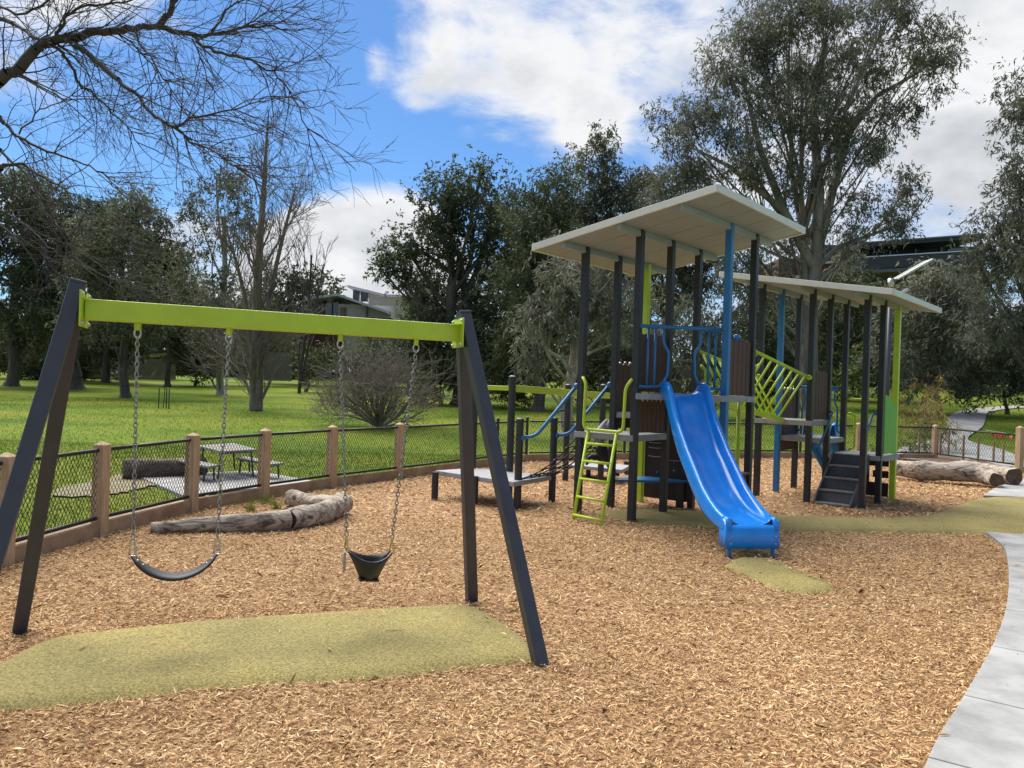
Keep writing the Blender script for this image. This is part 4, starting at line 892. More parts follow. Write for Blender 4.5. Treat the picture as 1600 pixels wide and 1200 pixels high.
def leaves_mesh(C, n_per, spread, ls, lw, hang, rg, tone_c=None, tone_sd=.16):
    """leaf sized diamond faces round the clump centres C"""
    N = len(C) * n_per; idx = np.repeat(np.arange(len(C)), n_per); ns = max(3, n_per // 9); NS = len(C) * ns
    so = np.clip(rg.normal(0, 1, (NS, 3)), -2.2, 2.2) * spread.repeat(ns)[:, None] * .52; sdir = rg.normal(0, 1, (NS, 3)); sdir[:, 2] = sdir[:, 2] * (1 - hang) - hang * 1.5; sdir /= np.linalg.norm(sdir, axis=1, keepdims=True)
    sl_ = rg.uniform(.5, 1.5, NS) * ls * 2.4; st = idx * ns + rg.integers(0, ns, N)
    p = C[idx] + so[st] + sdir[st] * (sl_[st] * rg.random(N))[:, None] + rg.normal(0, ls * .16, (N, 3))
    d = sdir[st] * .6 + rg.normal(0, .55, (N, 3)); d[:, 2] -= hang * .5; d /= np.linalg.norm(d, axis=1, keepdims=True)
    s = np.cross(d, rg.normal(0, 1, (N, 3))); s /= np.linalg.norm(s, axis=1, keepdims=True)
    L_ = ls * rg.uniform(.6, 1.4, N)[:, None]; W = lw * rg.uniform(.6, 1.4, N)[:, None]
    v = np.stack([p, p + d * L_ * .45 + s * W, p + d * L_, p + d * L_ * .45 - s * W], 1).reshape(-1, 3)
    f = np.arange(N * 4).reshape(-1, 4); t = (tone_c[idx] if tone_c is not None else .5) + rg.normal(0, tone_sd, N)
    return v, f, np.clip(t, 0, 1)
LEAFA = ramp_mat('gum_leaf', [(0, (0.039, 0.045, 0.024)), (.5, (0.102, 0.114, 0.065)), (1, (0.245, 0.250, 0.153))], .6, .32, .3)
LEAFB = ramp_mat('dark_leaf', [(0, (0.028, 0.037, 0.017)), (.5, (0.066, 0.085, 0.040)), (1, (0.158, 0.176, 0.083))], .6, .32, .3)
LEAFC = ramp_mat('grey_leaf', [(0, (0.059, 0.065, 0.042)), (.5, (0.147, 0.154, 0.107)), (1, (0.335, 0.327, 0.238))], .6, .32, .3)
LEAFD = ramp_mat('green_leaf', [(0, (0.035, 0.057, 0.017)), (.5, (0.094, 0.135, 0.036)), (1, (0.217, 0.259, 0.072))], .6, .32, .3)
LEAFY = ramp_mat('yellow_leaf', [(0, (.10, .075, .020)), (.5, (.27, .20, .06)), (1, (.50, .40, .15))], .7, .3, .3)
def tree(name, label, Y, bu, lobes, tr, leaf=LEAFA, bark=BARK, dens=1.0, ls=.22, lw=.034, hang=.5, seed=0, cs=1.0, forks=None, cat='tree', trunk_top=None, depth=.85, by=None, clump=.82, nclump=1.35, lean=None):
    """crown lobes are (u, v, half width, half height) seen at depth Y; trunk stands at bu"""
    rg = np.random.default_rng(seed + 100); ls *= max(1, Y / 42); lw *= max(1, Y / 42)
    x, _ = ray(bu, 600); base = np.array([x * Y, Y, tz(x * Y, Y) - .1])
    root = thing(name, label, cat, tuple(base)); k = Y / F
    LC = np.array([at(u, v, Y) for u, v, _, _ in lobes]); LR = np.array([(a * k, a * k * depth, b * k) for _, _, a, b in lobes])
    LC[:, 1] += rg.normal(0, .5, len(LC)) * LR[:, 0] * .6
    S = ([], [], [], []); top = LC[LC[:, 2].argmax()].copy()
    cx = LC.mean(0); tt = trunk_top if trunk_top else .55
    zt_ = base[2] + (top[2] - base[2]) * tt; tp = np.array([base[0] * .4 + cx[0] * .6, base[1] + rg.normal(0, .3), zt_])
    trunk = [base + (tp - base) * f + np.array([math.sin(f * 5 + seed) * .12, math.cos(f * 4 + seed) * .12, 0]) * tr * 4 * min(1, f * 4) for f in np.linspace(0, 1, 9)]
    polyseg(S, trunk, tr, tr * .55); polyseg(S, [base - np.array([0, 0, .1]), base + np.array([0, 0, .35])], tr * 1.6, tr * 1.02)
    clC, clS, clT = [], [], []
    for li in range(len(LC)):
        c, r = LC[li], LR[li]
        zf = np.clip((c[2] - base[2]) / (zt_ - base[2]) - .45, .28, .97) ; a0 = trunk[int(zf * 8)]
        mid = a0 * .45 + c * .55 + rg.normal(0, .12, 3) * np.linalg.norm(c - a0); mid[2] -= .08 * np.linalg.norm(c - a0)
        limb = [a0 * (1 - t) ** 2 + mid * 2 * t * (1 - t) + c * t * t for t in np.linspace(0, 1, 7)]
        lr = tr * .42 * min(1, .35 + .25 * r[0]); polyseg(S, limb, lr, lr * .35)
        n = max(4, int(nclump * 2.1 * r[0] * r[2] / (clump * clump) * .9))
        d = rg.normal(0, 1, (n, 3)); d /= np.linalg.norm(d, axis=1, keepdims=True); rad = rg.random(n) ** .38
        pc_ = c + d * rad[:, None] * r
        for q in pc_:
            s0 = limb[rg.integers(3, 7)]; m2 = (s0 + q) / 2 + rg.normal(0, .15, 3) * np.linalg.norm(q - s0); m2[2] += .1 * np.linalg.norm(q - s0)
            tw = [s0 * (1 - t) ** 2 + m2 * 2 * t * (1 - t) + q * t * t for t in (0, .33, .66, 1)]; polyseg(S, tw, lr * .34, max(.008, lr * .10))
        clC.append(pc_); clS.append(np.full(n, clump * cs) * rg.uniform(.7, 1.35, n)); clT.append(np.clip(rg.normal(.5, .16, n), .1, .9))
    if forks:
        for pts, r0, r1 in forks: polyseg(S, [np.array(at(u, v, Y + dy)) for u, v, dy in pts], r0, r1)
    v, f = seg_mesh(*S, sides=6); np_obj('trunk', v, f, bark, root, smooth=True)
    C = np.concatenate(clC); SP = np.concatenate(clS); T_ = np.concatenate(clT)
    npc = max(8, int(dens * 1.55 * (clump * cs) ** 2 * 3.14 / (ls * lw)))
    npc = min(npc, 700)
    v, f, t = leaves_mesh(C, npc, SP, ls, lw, hang, rg, T_); np_obj('crown', v, f, leaf, root, col=t)
    return root
NL = 0
tree('gum_tree', 'tall dark gum tree at the far left edge behind the lawn', 52, 18, [(20, 315, 60, 60), (5, 410, 70, 70), (60, 390, 55, 70), (30, 480, 75, 60), (60, 290, 34, 30)], .40, LEAFA, seed=1, hang=.55, dens=.9)
tree('gum_tree', 'broad dark gum with thick forked trunk left of the swing legs', 50, 118, [(105, 320, 62, 45), (120, 400, 75, 75), (75, 455, 70, 60), (140, 480, 70, 55), (60, 340, 40, 40)], .48, LEAFB, seed=2, dens=.95)
tree('gum_tree', 'rounded gum whose single trunk stands behind the left swing chain', 43, 197, [(205, 325, 46, 36), (190, 380, 62, 50), (215, 450, 66, 50), (160, 430, 50, 60), (240, 500, 60, 32), (180, 500, 55, 30)], .26, LEAFA, seed=3, dens=.85)
tree('gum_tree', 'tall open crowned gum behind the bare tree', 50, 345, [(335, 268, 52, 34), (298, 305, 32, 42), (375, 300, 34, 46), (385, 350, 30, 40), (300, 370, 30, 40), (345, 360, 30, 30), (290, 450, 42, 52), (365, 450, 40, 50), (320, 510, 60, 36), (380, 520, 50, 34)], .24, LEAFA, BARKP, dens=.62, seed=4, trunk_top=.8, nclump=.75)
tree('gum_tree', 'dark gum filling the gap between the two left gums', 60, 262, [(262, 400, 40, 50), (255, 470, 55, 60), (285, 530, 50, 40), (240, 350, 30, 34)], .22, LEAFB, seed=5)
tree('round_tree', 'round topped green tree to the left of the hillside house', 78, 478, [(480, 445, 50, 30), (440, 462, 52, 40), (430, 490, 44, 30), (420, 510, 44, 34)], .35, LEAFB, seed=6, hang=.1, ls=.2, lw=.05)
tree('spreading_tree', 'spreading dark tree with domed layered crown in the middle distance', 46, 718, [(700, 295, 52, 34), (752, 278, 34, 26), (670, 322, 48, 38), (735, 330, 62, 42), (790, 335, 36, 34), (640, 385, 46, 34), (700, 390, 66, 36), (770, 390, 40, 50), (625, 412, 34, 26), (595, 420, 30, 20), (675, 455, 40, 36), (735, 460, 70, 50), (700, 520, 70, 50), (770, 530, 60, 60)], .50, LEAFB, seed=7, hang=.25, ls=.22, lw=.042, dens=.85,
     forks=[([(718, 610, 0), (728, 470, 0), (718, 400, 0), (690, 350, 0)], .35, .10), ([(728, 470, 0), (760, 380, .5), (775, 330, .8)], .24, .07), ([(724, 440, 0), (670, 400, 0), (640, 380, 0)], .20, .06)])
tree('gum_tree', 'dense dark gum between the domed tree and the tower roof', 40, 842, [(825, 315, 32, 30), (820, 370, 46, 44), (860, 390, 52, 50), (820, 450, 56, 56), (880, 460, 56, 60), (830, 530, 56, 56), (870, 340, 34, 34), (870, 285, 16, 34)], .34, LEAFB, seed=8, hang=.6)
tree('gum_tree', 'pointed gum with a slender top rising behind the tower roof', 48, 945, [(940, 225, 24, 24), (935, 260, 36, 30), (955, 300, 56, 36), (915, 330, 50, 44), (985, 330, 54, 40), (960, 390, 70, 50), (1020, 400, 50, 50), (940, 460, 60, 50)], .36, LEAFA, seed=9, hang=.6)
tree('weeping_gum', 'weeping gum with a smooth pale trunk behind the ladder', 26.5, 892, [(905, 400, 70, 40), (870, 440, 50, 46), (940, 450, 54, 46), (900, 490, 60, 40), (850, 500, 40, 50), (985, 470, 50, 60), (830, 555, 30, 36)], .27, LEAFC, BARKP, ls=.24, lw=.026, hang=.75, seed=10, dens=.72, trunk_top=.62, clump=.5,
     forks=[([(898, 590, 0), (878, 560, 0), (850, 545, .2)], .10, .04), ([(903, 560, 0), (935, 545, 0), (965, 535, -.2)], .07, .03), ([(905, 520, 0), (925, 480, 0), (935, 440, 0)], .10, .04)])
big = [(1170, 40, 62, 46), (1230, 20, 70, 50), (1310, 20, 80, 50), (1390, 20, 72, 46), (1445, 70, 50, 46), (1470, 95, 30, 36), (1345, 90, 72, 50), (1260, 100, 72, 54), (1180, 110, 62, 46), (1120, 90, 34, 34), (1105, 160, 46, 40),
       (1160, 190, 60, 46), (1235, 190, 64, 50), (1310, 180, 62, 50), (1385, 150, 52, 44), (1050, 185, 34, 36), (1050, 250, 36, 46), (1105, 250, 50, 46), (1170, 270, 56, 44), (1230, 270, 46, 42), (1290, 260, 40, 40), (1030, 320, 26, 36),
       (1080, 320, 42, 40), (1140, 330, 48, 36), (1370, 235, 22, 26), (1345, 320, 36, 28), (1390, 345, 34, 24), (1420, 285, 24, 26), (1330, 380, 44, 24), (1245, 355, 46, 32), (1205, 395, 40, 30), (1160, 420, 46, 46)]
tree('giant_gum', 'giant gum tree with a huge ragged grey green crown above both towers', 37, 1264, big, .27, LEAFC, BARKG, ls=.22, lw=.027, hang=.75, seed=11, dens=.72, trunk_top=.5, nclump=1.35, clump=.8,
     forks=[([(1264, 600, 0), (1266, 480, 0), (1275, 400, 0), (1280, 300, 0), (1270, 180, .5), (1290, 60, .5)], .40, .12), ([(1275, 400, 0), (1300, 300, .5), (1325, 210, 1), (1370, 150, 1), (1440, 110, 1)], .26, .07), ([(1272, 420, 0), (1225, 330, -.5), (1190, 240, -.6), (1160, 120, -.6)], .26, .07),
            ([(1275, 420, 0), (1310, 385, 0), (1380, 360, 0), (1420, 345, 0), (1452, 300, 0)], .13, .02), ([(1400, 352, 0), (1445, 332, 0)], .05, .015), ([(1225, 330, -.5), (1140, 260, -.8), (1080, 230, -.8)], .15, .04), ([(1262, 540, 0), (1225, 505, 0), (1205, 480, 0)], .12, .04)])
tree('gum_tree', 'dark drooping tree cut off by the right edge of the picture', 33, 1640, [(1600, 190, 34, 50), (1625, 140, 40, 50), (1590, 270, 28, 40), (1560, 345, 44, 36), (1610, 330, 50, 60), (1540, 390, 36, 30), (1590, 410, 60, 50), (1600, 480, 60, 50), (1560, 500, 50, 40)], .36, LEAFC, seed=12, hang=.7, ls=.22, lw=.027, dens=.85)
tree('gum_tree', 'dark gum joining the domed tree to the pointed gum', 54, 815, [(800, 335, 40, 40), (835, 350, 40, 46), (790, 400, 46, 50), (840, 420, 50, 50), (800, 480, 60, 50), (880, 330, 34, 34), (770, 545, 60, 46)], .3, LEAFA, seed=13)
tree('gum_tree', 'dark gum closing the gap behind the peak of the larger roof', 56, 1040, [(1015, 310, 36, 46), (1060, 370, 46, 50), (1010, 390, 46, 50), (1040, 460, 60, 60), (1110, 430, 46, 50), (1000, 530, 50, 46)], .3, LEAFA, seed=14)
tree('gum_tree', 'dark gum filling the treeline above the far carport', 64, 165, [(160, 350, 46, 44), (150, 430, 56, 56), (225, 410, 50, 50), (190, 490, 66, 46), (270, 460, 46, 50), (120, 500, 50, 40)], .3, LEAFB, seed=15)
tree('gum_tree', 'far gum seen low behind the stems of the bare tree', 68, 400, [(395, 500, 50, 34), (350, 490, 44, 36), (430, 530, 40, 30), (310, 470, 40, 40)], .25, LEAFB, seed=16)
tree('gum_tree', 'dark evergreen to the right of the hillside house', 62, 640, [(660, 445, 30, 30), (675, 480, 34, 36), (655, 525, 40, 26)], .25, LEAFB, seed=17)
# bushes and understorey along the far edge of the lawn
def bush(name, label, Y, u, v, ru, rv, leaf, seed, more=(), **kw):
    return tree(name, label, Y, u, [(u, v, ru, rv)] + list(more), .10, leaf, seed=seed, cat='bush', trunk_top=.4, **{**dict(hang=.3, dens=1.0, clump=.75), **kw})
bush('bush', 'big dark bush behind the fence right of the smaller tower', 39, 1470, 500, 70, 60, LEAFC, 21, [(1500, 595, 60, 18), (1420, 590, 50, 18), (1420, 545, 60, 46), (1530, 545, 70, 46), (1470, 440, 50, 36), (1410, 480, 36, 40), (1530, 460, 40, 40)], ls=.3, lw=.04, hang=.5)
bush('bush', 'low leafy shrub seen between the posts of the smaller tower', 41, 1320, 578, 55, 24, LEAFD, 22, [(1345, 572, 26, 18)], hang=.1, lw=.07)
bush('bush', 'dark thicket behind the smaller tower posts', 47, 1330, 500, 62, 64, LEAFB, 23, [(1350, 590, 60, 18), (1380, 540, 50, 46), (1290, 545, 46, 44), (1400, 470, 30, 36), (1340, 450, 40, 30)])
bush('bush', 'grey green shrub behind the slide rail of the larger tower', 36, 1062, 545, 44, 56, LEAFC, 24, [(1100, 500, 46, 56), (1080, 590, 50, 30)], hang=.6, ls=.28, lw=.03)
bush('bush', 'dark thicket between the two towers', 44, 1170, 510, 60, 66, LEAFB, 25, [(1180, 600, 60, 18), (1215, 545, 46, 56), (1130, 560, 50, 40)])
bush('bush', 'black shaded thicket left of the pale gum trunk', 42, 800, 560, 56, 46, LEAFB, 26, [(800, 602, 56, 20), (760, 575, 50, 36), (845, 580, 46, 32)])
bush('bush', 'dark thicket under the domed tree', 47, 690, 560, 56, 50, LEAFB, 27, [(690, 602, 50, 18), (650, 530, 40, 46), (735, 590, 40, 30)])
bush('bush', 'dark thicket behind the ladder post', 43, 965, 545, 60, 60, LEAFB, 28, [(960, 606, 56, 18), (1010, 580, 50, 36), (920, 580, 40, 36)])
bush('bush', 'shaded undergrowth below the far left gums', 66, 60, 545, 90, 46, LEAFB, 29, [(0, 520, 50, 50), (40, 574, 70, 18), (110, 572, 40, 16), (130, 540, 60, 44), (200, 530, 50, 30)])
bush('bush', 'spiky dark bush in front of the far paling fence', 70, 182, 578, 16, 10, LEAFB, 30, lw=.04, ls=.7, hang=0, clump=.4)
bush('bush', 'dark hedge to the right of the far paling fence', 58, 478, 568, 26, 22, LEAFB, 31, [(505, 560, 20, 20)], hang=.1)
bush('bush', 'dark shrub by the shed at the far left fence', 64, 305, 565, 34, 26, LEAFB, 32, [(330, 545, 24, 30)])
bush('bush', 'dark evergreen mass at the right edge behind the path', 40, 1575, 560, 60, 50, LEAFB, 33, [(1620, 540, 60, 60), (1520, 585, 40, 30), (1600, 600, 40, 20)], hang=.5)
bush('bush', 'dark bush in front of the hillside house wall', 60, 640, 530, 46, 26, LEAFB, 34, [(668, 490, 30, 30), (600, 530, 34, 12)])
bush('bush', 'olive bush hiding the foot of the dark building', 52, 1290, 500, 56, 40, LEAFA, 35, [(1210, 480, 46, 46), (1350, 505, 46, 34)])
bush('bush', 'tall dark shrub closing the view behind the bare shrub', 64, 560, 560, 30, 26, LEAFB, 36, [(600, 560, 40, 30)])
# the wooded far side of the park, one mass
rgw = np.random.default_rng(77); cw = np.stack([rgw.uniform(-95, 95, 1500), rgw.uniform(92, 112, 1500), 0 * np.arange(1500.)], -1); cw[:, 2] = terr(cw[:, 0], cw[:, 1]) + rgw.random(1500) * (4.2 + 2.2 * np.sin(cw[:, 0] * .21) + 1.4 * np.sin(cw[:, 0] * .53))
v, f, t = leaves_mesh(cw, 60, np.full(1500, 1.9), .9, .22, .3, rgw, np.clip(rgw.normal(.4, .15, 1500), 0, 1)); tag(np_obj('far_wood', v, f, LEAFB, col=t), 'dark belt of far off woodland closing the view behind the park trees', 'woodland', kind='stuff')
# weeping yellowish young tree beyond the fence
wy = tree('weeping_sapling', 'weeping young tree with straw yellow leaves beyond the right fence', 25.5, 1448, [(1462, 604, 32, 14), (1445, 628, 42, 18), (1430, 648, 32, 16), (1470, 645, 32, 18), (1450, 668, 36, 14)], .04, LEAFY, TWIG, ls=.20, lw=.012, hang=.72, dens=.34, seed=40, clump=.32, trunk_top=.8)
tree('bush', 'green leafy shrub below the weeping yellow tree', 24.6, 1425, [(1418, 695, 22, 18), (1445, 690, 20, 22), (1470, 670, 16, 14)], .03, LEAFD, TWIG, ls=.18, lw=.016, hang=.4, dens=.3, seed=41, clump=.3, cat='bush')
tree('bush', 'small shrub between the smaller tower and the right timber post', 24.4, 1385, [(1378, 700, 14, 16)], .02, LEAFD, TWIG, ls=.18, lw=.014, hang=.2, dens=.3, seed=42, clump=.28, cat='bush')
MULCH = mat('dark_mulch', (.09, .055, .035), .95, col2=(.2, .13, .085), vscale=18, bump=.8, bscale=40)
mp2 = [ground(u, v) for u, v in ((1395, 718), (1420, 706), (1470, 704), (1520, 716), (1575, 733), (1500, 726))]
mb = MB(); mb.add([p + Vector((0, 0, .025)) for p in mp2], [list(range(len(mp2)))[::-1]]); tag(mb.build('planting_bed', MULCH), 'mulched planting bed beyond the right fence', kind='structure')

# bare trees -----------------------------------------------------------------
def grow(S, p, d, ln, r, lvl, rg, up=.15, spread=.55, kids=(3, 5), minr=.004, wob=.18, segs=4, shrink=.62, droop=0.0):
    pts = [p]; q = p.copy(); dd = d.copy()
    for k in range(segs):
        dd = dd + rg.normal(0, wob, 3); dd[2] += up * .25 - droop * .25; dd /= np.linalg.norm(dd); q = q + dd * ln / segs; pts.append(q)
    r1 = max(minr * .7, r * .5); polyseg(S, pts, r, r1)
    if lvl <= 0: return
    n = rg.integers(kids[0], kids[1] + 1)
    for k in range(n):
        f = rg.uniform(.25, 1.0); i = min(int(f * segs), segs - 1); b = pts[i] + (pts[i + 1] - pts[i]) * (f * segs - i)
        base = pts[i + 1] - pts[i]; base /= np.linalg.norm(base); side = rg.normal(0, 1, 3); side -= base * side.dot(base); side /= np.linalg.norm(side)
        nd = base * (1 - spread * .5) + side * spread; nd /= np.linalg.norm(nd)
        grow(S, b, nd, ln * shrink * rg.uniform(.7, 1.2), max(minr, (r + (r1 - r) * f) * .55), lvl - 1, rg, up, spread, kids, minr, wob, segs if lvl > 1 else 3, shrink, droop)
def bare(name, label, base, starts, bark, seed, lvl, cat='tree', sides=5, **kw):
    rg = np.random.default_rng(seed); S = ([], [], [], []); o = thing(name, label, cat, tuple(base))
    n0 = 0
    for d, ln, r in starts: grow(S, np.array(base, float), np.array(d, float) / np.linalg.norm(d), ln, r, lvl, rg, **kw)
    R_ = np.array(S[2]); big_ = R_ > .03
    for nm, msk, sd_ in (('trunk', big_, 7), ('crown', ~big_, 4)):
        if msk.sum() == 0: continue
        v, f = seg_mesh(np.array(S[0])[msk], np.array(S[1])[msk], R_[msk], np.array(S[3])[msk], sd_); np_obj(nm, v, f, bark, o, smooth=True)
    return o
b1_ = ground(398, 641)
rg0 = np.random.default_rng(50); Sx = ([], [], [], []); Yb1 = b1_.y
bt1 = thing('bare_tree', 'tall leafless tree with several stems on the left lawn', 'tree', b1_)
stems = [([(400, 641, 0), (403, 560, 0), (402, 470, 0), (406, 380, 0), (412, 300, .2), (416, 230, .2), (420, 172, .2)], .32, .02), ([(403, 560, 0), (420, 470, .4), (435, 400, .6), (455, 320, .8), (462, 290, .8)], .17, .02), ([(401, 600, 0), (385, 480, -.6), (372, 420, -.8), (360, 380, -1), (350, 340, -1)], .13, .015),
         ([(400, 641, 0), (385, 600, .4), (365, 570, .6), (330, 545, .8)], .09, .02), ([(400, 641, 0), (425, 590, -.3), (440, 540, -.4), (470, 500, -.5)], .08, .015), ([(410, 420, 0), (440, 370, .3), (465, 330, .4)], .07, .012), ([(400, 641, 0), (392, 580, -.5), (398, 500, -.8), (390, 430, -1)], .13, .015),
         ([(400, 641, 0), (412, 560, .5), (425, 500, .8)], .10, .02)]
for pts, r0, r1 in stems:
    P = [np.array(p) for p in spline([at(u, v, Yb1 + dy) for u, v, dy in pts], 4)]; polyseg(Sx, P, r0, r1)
    for k in range(int(len(P) * 1.5)):
        i = rg0.integers(2, len(P) - 1); f = i / len(P); dr = P[i] - P[i - 1]; dr /= np.linalg.norm(dr); sd_ = rg0.normal(0, 1, 3); sd_ -= dr * sd_.dot(dr); sd_ /= np.linalg.norm(sd_)
        grow(Sx, P[i], (dr * .75 + sd_ * .6), (2.4 - 1.3 * f) * rg0.uniform(.6, 1.2), max(.012, (r0 + (r1 - r0) * f) * .28), 2, rg0, up=.5, spread=.45, kids=(3, 4), minr=.008, wob=.14, segs=3)
R_ = np.array(Sx[2])
for nm, msk, sd_ in (('trunk', R_ > .05, 7), ('crown', R_ <= .05, 4)):
    v, f = seg_mesh(np.array(Sx[0])[msk], np.array(Sx[1])[msk], R_[msk], np.array(Sx[3])[msk], sd_); np_obj(nm, v, f, TWIG, bt1, smooth=True)
b2 = ground(593, 668); rgx = np.random.default_rng(9)
bare('bare_shrub', 'round leafless shrub of many fine grey stems on the lawn', b2, [((math.cos(a) * sp_ + rgx.normal(0, .1), math.sin(a) * sp_, 1.0), 1.75, .045) for a, sp_ in [(k * 2.4, .2 + 2.1 * ((k * .618) % 1)) for k in range(34)]], TWIG, 51, 3, cat='bush', up=.28, spread=.62, kids=(3, 5), minr=.0062, wob=.15, segs=4, shrink=.70)
b3 = ground(345, 617); bare('bare_shrub', 'tangle of pale bare twigs beside the tall leafless tree', b3, [((rgx.normal(0, .5), rgx.normal(0, .5), 1), 3.2, .07) for k in range(7)], TWIG, 52, 2, cat='bush', up=.2, spread=.6, kids=(4, 6), minr=.012, wob=.16, segs=4, shrink=.66)
b5 = ground(462, 600); bare('bare_tree', 'slender leafless tree standing against the white cloud', Vector((at(468, 600, 55).x, 55, tz(at(468, 600, 55).x, 55))), [((.10, 0, 1), 9.6, .13), ((.16, .1, 1), 9, .09), ((-.05, 0, 1), 7.5, .07)], BARKB, 54, 3, up=.55, spread=.42, kids=(4, 6), minr=.014, wob=.06, segs=6, shrink=.42)

# the big leafless tree reaching in from the left
ov = thing('overhanging_tree', 'large leafless tree reaching dark branches in over the top left', 'tree', (-10.6, 12.5, 0)); rg0 = np.random.default_rng(60); So = ([], [], [], [])
hub = np.array([-10.4, 12.4, 3.2]); h2_ = hub + [.2, 0, 1.5]; polyseg(So, [np.array([-10.6, 12.5, -.1]), np.array([-10.55, 12.5, .4]), np.array([-10.5, 12.45, 1.8]), hub], .52, .40)
polyseg(So, [hub, h2_, np.array(at(-160, 260, 11.6)), np.array(at(-60, 165, 10.6)), np.array(at(0, 125, 10))], .24, .075)
polyseg(So, [hub, hub + [.4, .3, .9], np.array(at(-130, 330, 11.5)), np.array(at(-50, 290, 11)), np.array(at(0, 262, 10.6))], .2, .05)
polyseg(So, [h2_, np.array(at(-160, 180, 11.8)), np.array(at(-60, 200, 11.4)), np.array(at(0, 185, 11.2))], .18, .05)
polyseg(So, [h2_, np.array(at(-200, 60, 12)), np.array(at(-100, 0, 11.6)), np.array(at(-5, 28, 11.3))], .2, .05)
for a_, b_, r_ in (((-130, 330, 11.5), (-10, 325, 10.8), .05), ((-130, 330, 11.5), (-10, 345, 10.4), .05), ((-60, 200, 11.4), (0, 235, 10.8), .05), ((-100, 0, 11.6), (-10, 10, 10.5), .05)): polyseg(So, [np.array(at(*a_)), np.array(at(*b_))], r_, r_ * .7)
limbs = [([(0, 125, 10), (30, 105, 10), (65, 70, 10), (100, 60, 10), (150, 50, 10), (200, 45, 10), (245, 43, 10.1), (300, 55, 10.2), (340, 52, 10.3), (400, 40, 10.4), (450, 45, 10.5)], .17, .025, 1.0),
         ([(245, 43, 10.1), (262, 20, 10), (280, -15, 10), (310, -60, 10)], .10, .05, .9), ([(300, 55, 10.2), (325, 76, 10.1), (370, 88, 10), (415, 108, 10), (450, 140, 9.9), (480, 200, 9.8)], .06, .014, 1.0),
         ([(112, 66, 10), (150, 92, 9.8), (182, 126, 9.6), (215, 150, 9.5), (240, 180, 9.4), (275, 200, 9.3), (295, 220, 9.3), (330, 235, 9.2), (365, 258, 9.2)], .085, .014, 1.0),
         ([(275, 200, 9.3), (300, 185, 9.3), (340, 176, 9.3), (380, 165, 9.3), (425, 150, 9.3)], .04, .012, .8), ([(82, 70, 10), (106, 92, 10.3), (125, 130, 10.5), (140, 142, 10.6), (168, 168, 10.7), (200, 198, 10.8), (214, 222, 10.8)], .06, .014, .9),
         ([(-5, 28, 11.3), (40, 50, 11), (78, 70, 10.6)], .07, .05, .7), ([(82, 66, 10), (96, 40, 9.9), (110, 18, 9.8), (150, 5, 9.7), (195, 5, 9.6), (240, -15, 9.5)], .06, .02, .9),
         ([(0, 185, 11.2), (20, 206, 11.1), (60, 230, 11), (110, 248, 10.9), (150, 265, 10.8), (185, 288, 10.8)], .07, .012, .9), ([(30, 210, 11.1), (55, 180, 11.2), (90, 160, 11.3), (130, 145, 11.3)], .035, .012, .8),
         ([(0, 262, 10.6), (30, 255, 10.6), (60, 272, 10.5), (100, 296, 10.4), (130, 335, 10.4)], .07, .012, .8), ([(0, 235, 10.8), (40, 275, 10.7), (75, 325, 10.6), (100, 370, 10.6), (118, 408, 10.6)], .05, .01, .6),
         ([(-10, 325, 10.8), (40, 352, 10.8), (75, 385, 10.7), (112, 408, 10.7)], .05, .01, .5), ([(-10, 345, 10.4), (30, 380, 10.4), (60, 418, 10.4)], .055, .012, .4), ([(205, 44, 10), (235, 90, 9.8), (260, 130, 9.6), (280, 165, 9.6)], .035, .01, .8),
         ([(300, 60, 10.2), (320, 110, 10.3), (335, 150, 10.4)], .028, .01, .8), ([(180, 48, 10), (215, 75, 10.4), (240, 110, 10.7), (250, 150, 10.9)], .035, .01, .8), ([(-10, 10, 10.5), (40, 20, 10.3), (90, -10, 10.2)], .05, .03, .7),
         ([(330, 50, 10.3), (360, 10, 10.3), (400, -10, 10.3)], .04, .02, .8), ([(370, 46, 10.4), (420, 20, 10.5), (460, 10, 10.5)], .03, .01, .8)]
for pts, r0, r1, dn_ in limbs:
    P = [np.array(p) for p in spline([at(u, v, y) for u, v, y in pts], 4)]
    P = [P[0]] + [p + rg0.normal(0, .012, 3) for p in P[1:-1]] + [P[-1]]; r0 *= .44; r1 *= .5; polyseg(So, P, r0, r1)
    ln_tot = sum(np.linalg.norm(P[i + 1] - P[i]) for i in range(len(P) - 1))
    for k in range(int(ln_tot * 12.5 * dn_)):
        i = rg0.integers(1, len(P)); f = i / len(P); dr = P[i] - P[i - 1]; dr /= np.linalg.norm(dr); sd_ = rg0.normal(0, 1, 3); sd_[1] *= .6; sd_ -= dr * sd_.dot(dr); sd_ /= np.linalg.norm(sd_)
        grow(So, P[i], dr * .8 + sd_ * .6 + np.array([.12, 0, -.05]), rg0.uniform(.45, 1.05), max(.008, (r0 + (r1 - r0) * f) * .2), 2, rg0, up=-.02, spread=.5, kids=(2, 4), minr=.0030, wob=.16, segs=4, shrink=.58)
R_ = np.array(So[2])
for nm, msk, sd_ in (('trunk', R_ > .03, 8), ('twigs', R_ <= .03, 3)):
    v, f = seg_mesh(np.array(So[0])[msk], np.array(So[1])[msk], R_[msk], np.array(So[3])[msk], sd_); np_obj(nm, v, f, BARKB, ov, smooth=True)

